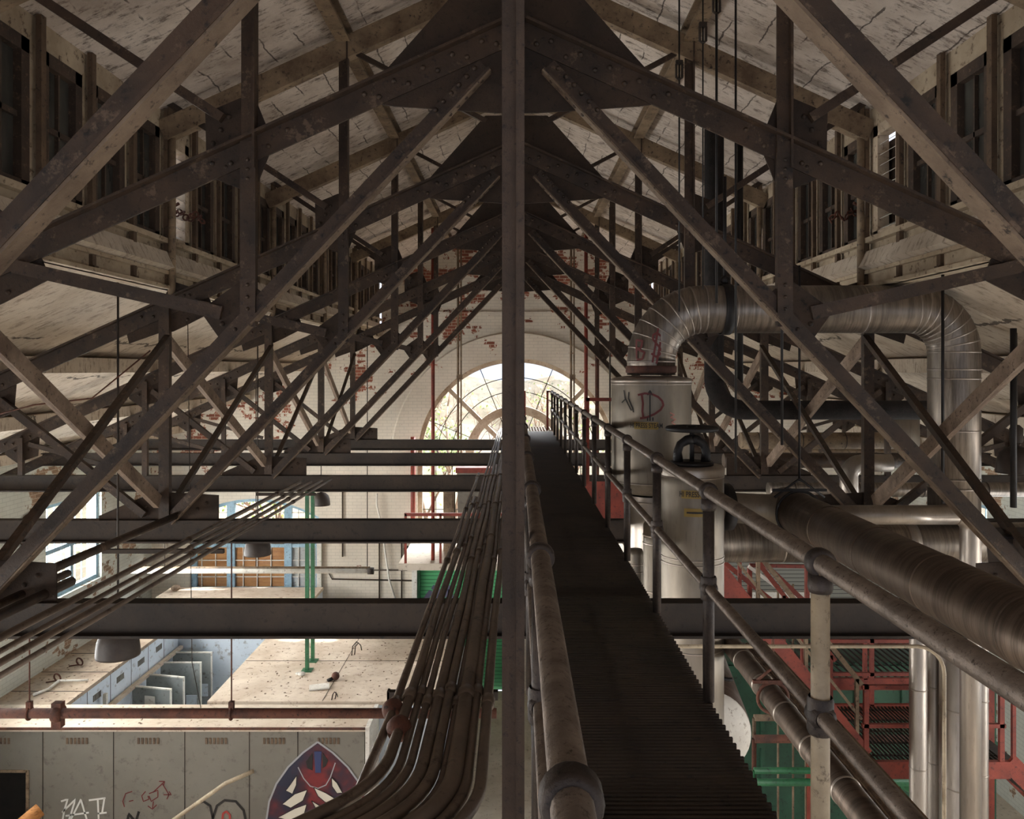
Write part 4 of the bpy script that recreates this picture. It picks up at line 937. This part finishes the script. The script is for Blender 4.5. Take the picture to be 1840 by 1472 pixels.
for i, (px, w, d, win) in enumerate(((236, 66, 19.45, True), (267, 69, 20.2, False), (297, 75, 21.0, True), (323, 74, 21.75, True))):
    x = -9.38; L = 1.05; t = thing('hut_door', ['nearest grey hut door standing open, with a taped square window', 'second grey hut door standing open, plain', 'third grey hut door standing open, with a rounded window', 'farthest grey hut door standing open, with a rounded window'][i], 'door', (x, d, FL), 'open grey hut doors')
    dd = Vector((L, -.22 if i < 2 else 0, 0)).normalized(); top = -7.75; e = Vector((x, d, 0))+dd*L
    m = MB().bar((x, d, (FL+.05+top)/2), tuple(e+Vector((0, 0, (FL+.05+top)/2))), .045, top-FL-.05, (0, 1, 0)); m.build('leaf', 'door', t)
    MB().bar((x, d, top+.015), tuple(e+Vector((0, 0, top+.015))), .06, .03).bar(tuple(e+Vector((0, 0, FL+.05))), tuple(e+Vector((0, 0, top+.03))), .06, .03).build('edge', 'white', t)
    if win:
        cpt = Vector((x, d, 0))+dd*(.5 if i == 0 else .82); zc_ = top-.35 if i == 0 else top-1.0; off = Vector((dd.y, -dd.x, 0))*.035
        MB().bar(tuple(cpt-dd*.14+off+Vector((0, 0, zc_))), tuple(cpt+dd*.14+off+Vector((0, 0, zc_))), .012, .34).build('window', 'white' if i == 0 else 'hut_blue', t)
# middle hut
MX0, MX1, MF, MBk = -6.5, -1.45, 16.8, 22.2
midh = hutbox('middle_room', 'wide hut with a broad dusty roof littered with scraps, behind the nearest hut', MX0, MX1, MF, MBk, RZ, ('hut_blue', 'roof_top'))
m = MB().box(-4.1, -4.09, MF, MBk, RZ, RZ+.006).box(MX0, MX1, 19.1, 19.11, RZ, RZ+.006); m.build('roof_joint', 'steel_dark', midh)
for i, (px, py) in enumerate(((552, 1205), (562, 1188))):
    d = F*7/(py-664); x = (px-VX)*d/F; tag(MB().box(x-.04, x+.04, d-.04, d+.04, RZ+.0, -2.62).box(x-.12, x+.12, d-.12, d+.12, RZ, RZ+.02).build('green_post', 'green_paint'), ['green post standing nearer on the middle hut roof', 'green post standing just behind its twin on the middle hut roof'][i], 'post')
def onroof(px, py, z=RZ): d = F*(-z)/(py-664); return Vector(((px-VX)*d/F, d, z))
q = onroof(572, 1238); tag(MB().bar(tuple(q+Vector((-.2, 0, .02))), tuple(q+Vector((.22, .1, .03))), .28, .03, (0, 1, 0)).build('loose_tile', 'white'), 'white flat tile lying on the middle hut roof', 'tile')
q = onroof(603, 1222); t = thing('lamp_globe', 'small brown globe lying on the middle hut roof', 'globe', tuple(q)); MB().ball(q+Vector((0, 0, .09)), .09, 12).build('globe', 'rust', t); MB().tube([q+Vector((-.05, -.02, .05)), q+Vector((-.16, -.1, .02))], .04, 8).build('socket', 'black', t)
for (px, py, lb) in ((632, 1178, 'bent wire hoop standing on the middle hut roof'), (596, 1258, 'tiny bent wire hook near the front of the middle hut roof')):
    q = onroof(px, py); k = 1 if px > 600 else .5; tag(MB().tube([q, q+Vector((.02, 0, .22*k)), q+Vector((.12*k, 0, .34*k)), q+Vector((.22*k, 0, .25*k)), q+Vector((.24*k, .02, .12*k))], .012, 6).tube([q+Vector((.06, .05, 0)), q+Vector((.08, .05, .2*k)), q+Vector((.16*k, .04, .3*k))], .012, 6).build('wire_hoop', 'steel_dark'), lb, 'wire')
q = onroof(545, 1209); t = tag(MB().ball(q+Vector((0, -.15, .03)), .09, 10, .5).ball(q+Vector((-.1, -.1, .02)), .06, 8, .5).build('plaster_lump', 'white'), 'white plaster lump at the foot of the nearer green post', 'lump')
random.seed(3); m = MB()
for k in range(420):
    if k < 260: x = random.uniform(MX0+.1, MX1-.1); y = random.uniform(MF+.1, MBk-.2)
    elif k < 340: x = random.uniform(X0+.2, X1-.2); y = random.uniform(DF+.1, DB-.1)
    else: x = random.uniform(X0+.1, -9.5); y = random.uniform(DB+.2, 22)
    s = random.uniform(.006, .018); m.box(x-s, x+s*random.uniform(.5, 1.6), y-s, y+s, RZ+.001, RZ+s*.6)
tag(m.build('debris', 'rubbish'), 'scattered crumbs and flakes on the hut roofs', 'debris', None, 'stuff')
for i, (px, py) in enumerate(((143, 1196), (103, 1225))):
    q = onroof(px, py); tag(MB().ring(q+Vector((0, 0, .09)), .09, .018, 16, (.3, 1, .2)).tube([q+Vector((-.03, 0, .02)), q+Vector((-.2, -.1, .02))], .015, 6).build('lifting_ring', 'rust'), ['rusty lifting ring on the side hut roof near the big lamp', 'rusty lifting ring with pale rags on the side hut roof'][i], 'ring')
tag(MB().tube([onroof(106, 1228)+Vector((0, 0, .06)), onroof(88, 1242)+Vector((0, 0, .05)), onroof(60, 1252)+Vector((0, 0, .04))], .03, 8).tube([onroof(106, 1228)+Vector((0, 0, .06)), onroof(140, 1227)+Vector((0, 0, .05)), onroof(158, 1226)+Vector((0, 0, .05))], .025, 8).build('rag_strip', 'white'), 'long pale rag strips tied to a ring on the side hut roof', 'rag')
# far hut
fh = hutbox('far_room', 'far beige hut against the end wall below the boarded window', -10.13, -5.7, 22.4, 23.4, -6.41, ('hut_blue', 'roof_top'))
q = Vector((-9.95, 23.0, -6.41)); tag(MB().ball(q+Vector((.1, 0, .1)), .13, 12, .7).build('bundle', 'rubbish'), 'dark bundle on the corner of the far hut roof', 'bundle')
# things on the end wall, left
t = thing('roller_shutter', 'green roller shutter in the end wall beside the conduit fan', 'shutter', (-1.65, WD, FL))
MB().box(SHX[0], SHX[1], WD+.1, WD+.14, FL, -5.5).build('curtain', 'shutter', t); MB().box(SHX[0]-.08, SHX[1]+.05, WD-.16, WD, -5.62, -5.36).build('header_box', 'green_paint', t)
MB().box(SHX[0]-.09, SHX[0]+.04, WD-.06, WD+.16, FL, -5.6).build('side_guide', 'green_paint', t); MB().box(SHX[1]-.04, SHX[1]+.09, WD-.06, WD+.16, FL, -5.6).build('side_guide', 'green_paint', t)
m = MB(); w_ = lambda px: (px-VX)*WD/F; v_ = lambda py: (664-py)*WD/F
for st in ([(762, 1082), (772, 1066), (783, 1074), (778, 1090)], [(776, 1056), (786, 1062), (792, 1076)], [(800, 1075), (806, 1056), (812, 1080)]): ribbon([(w_(x), v_(y)) for x, y in st], .14, ff(WD+.09), m)
m.build('graffiti', 'tag_purple', t)
tag(MB().box(w_(571), w_(579), WD-.125, WD-.005, FL, v_(975)).build('pilaster', 'white'), 'slim white pilaster on the end wall beside the green posts', 'pilaster')
tag(MB().box(w_(741), w_(750), WD-.125, WD-.005, FL, v_(975)).build('pilaster', 'white'), 'slim white pilaster on the end wall beside the green shutter', 'pilaster')
for i, pts in enumerate(([(682, 975), (682, 1090)], [(722, 975), (722, 1090)], [(592, 1030), (597, 1040), (740, 1043)], [(668, 1024), (732, 1024), (737, 1016), (737, 985)], [(616, 882), (616, 1000)])):
    tag(MB().tube([(w_(x), WD-.04, v_(y)) for x, y in pts], .022, 8).build('wall_conduit', 'steel'), ['thin vertical conduit on the white end wall, nearer the green posts', 'thin vertical conduit on the white end wall, nearer the shutter', 'low level bent conduit running along the white end wall', 'hooked conduit on the end wall ending under a small speaker', 'faint vertical cable on the white wall above the pale pipe'][i], 'conduit')
q = (w_(733), WD-.15, v_(988)); tag(MB().lathe(q, [(.07, -.12), (.1, -.1), (.1, .1), (.07, .14)], 14, (0, -.5, .8)).build('alarm_bell', 'black'), 'small black speaker on the end wall above the shutter corner', 'speaker')
tag(MB().tube([(w_(679), WD-.12, v_(886)), (w_(678), WD-.12, v_(905)), (w_(686), WD-.1, v_(940)), (w_(700), WD-.1, v_(1040)), (w_(713), WD-.05, v_(1082))], .03, 8).build('loose_hose', 'white'), 'loose white hose dangling down the white end wall', 'hose')
# mezzanine below the arch
t = thing('landing', 'concrete landing with a red rail below the arched window', 'landing', (0, 22.4, -5.2))
MB().box(-3.1, 3.1, 20.9, WD, -5.28, -5.1).build('slab', 'dirt', t)
m = MB().box(-2.95, 3.0, 20.93, 20.99, -3.86, -3.78).box(-2.95, 3.0, 20.93, 20.99, -4.46, -4.41)
for x in (-2.92, -2.0, -1.0, 0, 1, 2, 2.95): m.box(x-.03, x+.03, 20.93, 20.99, -5.1, -3.8)
m.build('guard_rail', 'red', t)
t = thing('equipment_cabinet', 'grey cabinet with a dark slot behind the red rail', 'cabinet', (-.9, 22.6, -5.1))
MB().box(-1.65, -.25, 22.3, 23.4, -5.1, -2.9).build('body', 'hut', t); MB().box(-1.3, -.5, 22.28, 22.3, -3.8, -3.68).build('slot', 'black', t); MB().box(-1.7, -.2, 22.25, 23.4, -2.9, -2.75).build('top', 'red', t)
tag(MB().box(-2.05, -1.75, 22.3, 22.8, -5.1, -3.3).box(-2.0, -1.8, 22.28, 22.3, -3.9, -3.5).build('control_box', 'steel_pale'), 'tall brown control box beside the grey cabinet', 'box')
for i, (px, d, mt, r, z0, z1, lb) in enumerate(((778, 21.3, 'red', .05, -5.1, 1.3, 'red vertical pipe passing the left half of the arched window'), (1053, 21.5, 'red', .05, -5, 1.2, 'red vertical pipe passing the right half of the arched window'), (1073, 21.3, 'rust', .055, -5, 1.2, 'rust brown vertical pipe just right of the red one by the arch'), (823, 23.5, 'steel_pale', .035, -3.5, 1.3, 'pale twin rod hanging against the left of the arched window'), (1026, 23.5, 'steel_pale', .035, -3.5, 1.3, 'pale twin rod hanging against the right of the arched window'), (1096, 19, 'steel_dark', .02, -2, 1.2, 'thin dark rod hanging left of the tall wide tank'), (742, 23.6, 'red', .07, -5.5, -2.0, 'red vertical pipe at the left jamb of the arched window'), (635, 23.2, 'steel_pale', .045, -2.0, .0, 'brown vertical pipe on the end wall left of the arch'))):
    x = (px-VX)*d/F; z1 = (zhigh(x)-.01 if z1 > .5 else z1); m = MB().tube([(x, d, z0), (x, d, z1)], r, 10)
    if 'twin' in lb: m.tube([(x+.09, d, z0), (x+.09, d, z1)], r*.7, 8); m.box(x-.04, x+.13, d-.03, d+.03, -.3, -.15)
    tag(m.build('vertical_pipe', mt), lb, 'pipe')
# fan on the left wall
t = thing('wall_fan', 'round exhaust fan with a cage high on the left side wall', 'fan', (-WX+.1, 17.9, -3.95))
m = MB().ring((-WX+.05, 17.9, -3.62), .34, .05, 28, (1, 0, 0)); m.build('housing', 'steel', t); m = MB()
for R_ in (.12, .22): m.ring((-WX+.12, 17.9, -3.62), R_, .008, 20, (1, 0, 0), k=5)
for k in range(6): a = math.pi*k/6; m.tube([(-WX+.12, 17.9-.33*math.cos(a), -3.62-.33*math.sin(a)), (-WX+.12, 17.9+.33*math.cos(a), -3.62+.33*math.sin(a))], .007, 6)
m.build('cage', 'steel_dark', t); m = MB()
for k in range(4): a = math.pi/2*k+.4; m.bar((-WX+.08, 17.9, -3.62), (-WX+.08, 17.9+.3*math.cos(a), -3.62+.3*math.sin(a)), .02, .12, (1, .3, 0))
m.build('blade', 'white', t)

# ================================================================ LOWER RIGHT: STAIRS, TANK, PLANT
t = thing('staircase', 'steep red steel staircase descending to the right below the walkway', 'stairs', (4, 10.6, -5))
a = P(1262, 1000, 10.3); b = P(1548, 1362, 10.3)
for dy in (0, .85): MB().bar((a.x, a.y+dy, a.z), (b.x, b.y+dy, b.z), .05, .32).build('stringer', 'red', t)
for k in range(12):
    q = a.lerp(b, (k+.5)/12); MB().box(q.x-.13, q.x+.13, q.y, q.y+.85, q.z-.02, q.z+.02).build('tread', 'steel_dark', t)
for dy in (0, .85):
    m = MB(); up = Vector((0, dy, .95)); m.bar(tuple(a+up), tuple(b+up), .045, .06); (m.bar(tuple(a+up*1-Vector((0, 0, .45))), tuple(b+up-Vector((0, 0, .45))), .03, .035) if dy == 0 else None)
    for f in (.05, .35, .65, .97): q = a.lerp(b, f)+Vector((0, dy, 0)); m.bar(tuple(q), tuple(q+Vector((0, 0, .95))), .045, .045, (0, 1, 0))
    m.build('handrail', 'steel_pale' if dy == 0 else 'red', t)
t = thing('stair_landing', 'red edged grated landing at the foot of the steep red stairs', 'landing', (5.2, 10.8, -5.0))
z = b.z-.05
for yy in (10.25, 12.0): MB().box(b.x, b.x+1.9, yy, yy+.06, z-.2, z+.02).build('edge_beam', 'red', t)
m = MB()
for k in range(34): m.box(b.x+.04+k*.055, b.x+.05+k*.055, 10.31, 12.0, z-.03, z)
for k in range(5): m.box(b.x, b.x+1.9, 10.5+k*.35, 10.52+k*.35, z-.03, z-.01)
m.build('grating', 'steel_dark', t); m = MB()
for yy in (10.26, 12.0):
    m = MB()
    for x in (b.x+.05, b.x+.9, b.x+1.8): m.box(x-.03, x+.03, yy, yy+.05, z, z+1.0)
    m.box(b.x, b.x+1.85, yy, yy+.05, z+.95, z+1.0); m.box(b.x, b.x+1.85, yy, yy+.05, z+.45, z+.5); m.build('guard_rail', 'red', t)
t = thing('stair_flight', 'second flight of red steel stairs dropping away past the silver pipes', 'stairs', (7, 10.6, -7)); c0 = Vector((b.x+1.9, 10.3, z)); c1 = c0+Vector((2.2, 0, -2.2))
for dy in (0, .85): MB().bar((c0.x, c0.y+dy, c0.z), (c1.x, c1.y+dy, c1.z), .05, .24).build('stringer', 'red', t)
for k in range(9): q = c0.lerp(c1, (k+.5)/9); MB().box(q.x-.13, q.x+.13, q.y, q.y+.85, q.z-.02, q.z+.02).build('tread', 'steel_dark', t)
m = MB()
for dy in (0,):
    m.bar(tuple(c0+Vector((0, dy, .95))), tuple(c1+Vector((0, dy, .95))), .045, .05)
    for f in (.03, .5, .97): q = c0.lerp(c1, f); m.bar(tuple(q), tuple(q+Vector((0, 0, .95))), .045, .045)
m.build('handrail', 'red', t)
t = thing('upper_platform', 'red railed steel platform behind the steep stairs, above the landing', 'platform', (5.3, 13, -4.3)); q0 = P(1440, 1090, 12.4); q1 = P(1650, 1090, 12.4); z = P(1500, 1222, 12.4).z
MB().box(q0.x, q1.x+1.6, 12.4, 12.46, z-.16, z+.02).build('edge_beam', 'red', t); m = MB()
for k in range(30): m.box(q0.x+k*.11, q0.x+.015+k*.11, 12.46, 14.3, z-.03, z)
m.build('grating', 'steel_dark', t); m = MB(); 
for x in (q0.x+.03, q0.x+1.0, q0.x+1.9): m.box(x-.03, x+.03, 12.4, 12.45, z, z+1.05)
for h in (.5, 1.0): m.box(q0.x, q1.x+1.6, 12.4, 12.45, z+h, z+h+.05)
m.build('guard_rail', 'red', t)
for x in (q0.x+.2, q1.x+1.2): MB().box(x-.05, x+.05, 12.5, 12.6, FL, z-.03).build('leg', 'red', t)
t = thing('top_guard', 'short run of red and white guard rails at the head of the steep stairs', 'railing', tuple(P(1400, 1085, 12))); m = MB(); wh = MB()
za = P(0, 1083, 12).z; zb_ = P(0, 1018, 12).z
for px in (1347, 1450): q = P(px, 1083, 12); m.box(q.x-.03, q.x+.03, 11.97, 12.03, za-.2, zb_)
m.bar(tuple(P(1347, 1016, 12)), tuple(P(1452, 1018, 12)), .05, .05); m.bar(tuple(P(1347, 1083, 12)), tuple(P(1452, 1083, 12)), .05, .05); m.bar(tuple(P(1366, 1006, 11.8)), tuple(P(1450, 1085, 11.8)), .05, .07); m.bar(tuple(P(1300, 1010, 11.8)), tuple(P(1400, 1090, 11.8)), .05, .07)
m.build('rail', 'red', t); wh.bar(tuple(P(1345, 1018, 11.9)), tuple(P(1402, 1060, 11.9)), .05, .05).build('pale_rail', 'white', t)
tag(MB().box(P(1262, 0, 11).x, P(1345, 0, 11).x, 11, 12.4, P(0, 1100, 11).z-.1, P(0, 1100, 11).z).build('upper_landing', 'red'), 'small red plate landing at the head of the steep stairs', 'landing')
# tank with white end
t = thing('horizontal_tank', 'fat horizontal tank with a white end cap, partly under the walkway', 'tank', (2.25, 10.4, -5.1)); q = Vector((2.26, 9.3, -4.25))
MB().lathe(q, [(.0, -.16), (.2, -.145), (.38, -.09), (.47, 0), (.48, .06)], 36, (.12, 1, 0)).build('end_cap', 'white', t); MB().lathe(q, [(.48, .04), (.485, .06), (.485, 2.6), (.0, 2.6)], 36, (.12, 1, 0)).build('barrel', 'clad_long', t)
for k in (.4, 2.2): m = MB().box(1.9, 2.75, 9.3+k, 9.4+k, FL, -4.6); m.build('cradle', 'steel_dark', t)
# green plant
t = thing('plant_casing', 'big dark green plant casing far below on the right', 'machine', (5, 14.5, FL)); MB().box(2.6, 8.2, 13.6, 15.6, FL, -5.0).build('casing', 'green_dark', t)
m = MB()
for x in (3.4, 4.2, 5.0, 5.8, 6.6, 7.4): m.box(x-.03, x+.03, 13.56, 13.6, FL, -5.0)
for z in (-5.1, -6.4, -7.8): m.box(2.6, 8.2, 13.55, 13.6, z-.05, z+.05)
m.build('rib', 'green_dark', t)
for i, (py, d, r, mt, lb) in enumerate(((1385, 11.4, .045, 'green_paint', 'dull green pipe crossing low in front of the dark green casing'), (1406, 11.2, .05, 'green_paint', 'brighter green pipe just below the dull green one'), (1328, 12, .06, 'rust', 'rusty pipe crossing in front of the dark green casing'), (1290, 12.2, .05, 'steel_pale', 'thin pale pipe crossing above the rusty one'))):
    a = P(1355, py, d); bb = P(1650, py, d); tag(MB().tube([a, bb], r, 12).tube([a, (a.x, a.y, FL)], r*.6, 8).tube([bb, (bb.x, bb.y, FL)], r*.6, 8).build('low_pipe', mt), lb, 'pipe')
t = thing('small_valve', 'green valve on the end of the green pipes beside the silver pipes', 'valve', tuple(P(1632, 1440, 11.3))); q = P(1632, 1406, 11.3)
MB().ball(q, .13, 12).tube([q, q+Vector((0, 0, .25))], .035, 8).build('body', 'green_paint', t); MB().ring(q+Vector((0, 0, .25)), .12, .02, 18).tube([q+Vector((-.12, 0, .25)), q+Vector((.12, 0, .25))], .015, 6).build('handwheel', 'green_paint', t)
for i, px in enumerate((1398, 1425, 1448)):
    d = 12.6; x = (px-VX)*d/F; tag(MB().tube([(x, d, FL), (x, d, -3.4)], .018, 8).build('riser_pipe', 'steel_pale'), ['leftmost', 'middle', 'rightmost'][i]+' of three thin pipes rising before the dark green casing', 'pipe')
t = thing('gate_valve', 'small rusty valve with a crank beside the walkway edge', 'valve', tuple(P(1252, 1210, 7.6))); q = P(1252, 1165, 7.6)
MB().ball(q, .07, 10).tube([q, q+Vector((0, 0, -.25))], .025, 8).build('body', 'rust', t); MB().tube([q+Vector((-.05, 0, -.22)), q+Vector((.3, 0, -.3)), q+Vector((.34, 0, -.3))], .02, 8).build('crank', 'black', t)
t = thing('siding_cabin', 'grey corrugated cabin far behind the red stairs, with a long white strip', 'cabin', (6.6, 19.5, FL))
MB().box(4.3, 9.2, 18.6, 20.6, FL, -4.1).build('wall', 'siding', t); MB().box(4.2, 9.3, 18.5, 20.7, -4.1, -4.0).build('roof', 'roof_top', t); MB().box(5.4, 7.0, 18.5, 18.6, -5.32, -5.18).build('strip', 'white', t); MB().box(7.0, 7.12, 18.5, 18.6, -5.32, -5.18).build('strip_end', 'yellow', t)
for i, (pp, d, r, lb) in enumerate((([(-30, 752), (60, 728), (165, 716), (270, 630)], 8.0, .008, 'slack rusty cable looped across the timber brace on the left'), ([(337, 1100), (345, 1190), (361, 1272)], 11.0, .006, 'thin slanting wire in front of the open grey hut doors'))):
    pts = [P(x, y, d) for x, y in pp]
    if i: pts[0].z = zlow(pts[0].x)
    tag(MB().tube(pts, r, 6).build('cable', 'rust' if i == 0 else 'steel_dark'), lb, 'cable')
# graffiti on the end wall, right side
m = MB(); 
for st in ([(1268, 748), (1270, 764), (1274, 764), (1276, 747)], [(1281, 756), (1279, 766), (1285, 767), (1285, 757), (1281, 756)], [(1425, 765), (1433, 768), (1429, 762), (1437, 766)]): ribbon([(w_(x), v_(y)) for x, y in st], .03, ff(WD-.006), m)
tag(m.build('wall_scrawl', 'tag_red'), 'small red painted scrawl on the white end wall at the right', 'graffiti')

# ================================================================ OUTSIDE THE WINDOWS
hv = MB(); N1, N2 = 40, 26; random.seed(5)
G_ = [[Vector((-26+52*i/N1, 27+30*j/N2, -10.5+ (j/N2)**.8*10.1 + .35*math.sin(i*.9)+.3*math.sin(j*1.3+i*.4)+random.uniform(-.2, .2))) for i in range(N1+1)] for j in range(N2+1)]
for j in range(N2):
    for i in range(N1): hv.quad(G_[j][i], G_[j][i+1], G_[j+1][i+1], G_[j+1][i], True)
struct('hillside', hv, 'hill')
def tree(label, x, y, z, h, leafy, seed):
    random.seed(seed); t = thing('tree', label, 'tree', (x, y, z), 'trees outside the arched window'); m = MB(); tips = []
    def br(p, d, L, r, n):
        pts = [p]; q = p.copy(); dd = d.copy()
        for k in range(4): dd = (dd+Vector((random.uniform(-.25, .25), random.uniform(-.25, .25), random.uniform(-.05, .18)))).normalized(); q = q+dd*L/4; pts.append(q.copy())
        m.tube(pts, [r, r*.9, r*.8, r*.7, r*.6], 6); tips.append(q.copy()); tips.append(pts[2].copy())
        if n:
            for k in range(3 if n > 1 else 4):
                s0 = pts[random.randint(2, 4)]; nd = (dd+Vector((random.uniform(-1, 1), random.uniform(-1, 1), random.uniform(-.2, .8)))).normalized(); br(s0, nd, L*.68, r*.52, n-1)
    br(Vector((x, y, z)), Vector((0, 0, 1)), h*.42, .11, 4); m.build('trunk', 'bark', t)
    m = MB()
    for q in tips:
        for k in range(leafy):
            c = q+Vector((random.gauss(0, .35), random.gauss(0, .35), random.gauss(0, .3))); a = Vector((random.uniform(-1, 1), random.uniform(-1, 1), random.uniform(-1, 1))).normalized()*.07; b_ = a.orthogonal().normalized()*.05
            m.quad(c-a, c-b_, c+a, c+b_)
    if leafy: m.build('foliage', 'leaf', t)
tree('bare branching tree outside the left of the arched window', -2.2, 29, -7.5, 9, 0, 11)
tree('leafy tree outside, left of the central post', -3.4, 31, -7, 6, 5, 12)
tree('sparse tree outside, right of the central post', 1.6, 30, -7.5, 9, 1, 13)
tree('bushy tree outside the left end-wall window', -9, 30, -8, 6, 8, 14)
tree('tree outside the right end-wall window', 7.5, 30, -8, 7, 5, 15)
# ---------------------------------------------------------------- lift everything from eye height to the hall floor
for o in list(COL.objects):
    if o.parent is None and o.type in ('MESH', 'EMPTY', 'CURVE', 'FONT'): o.location.z += H
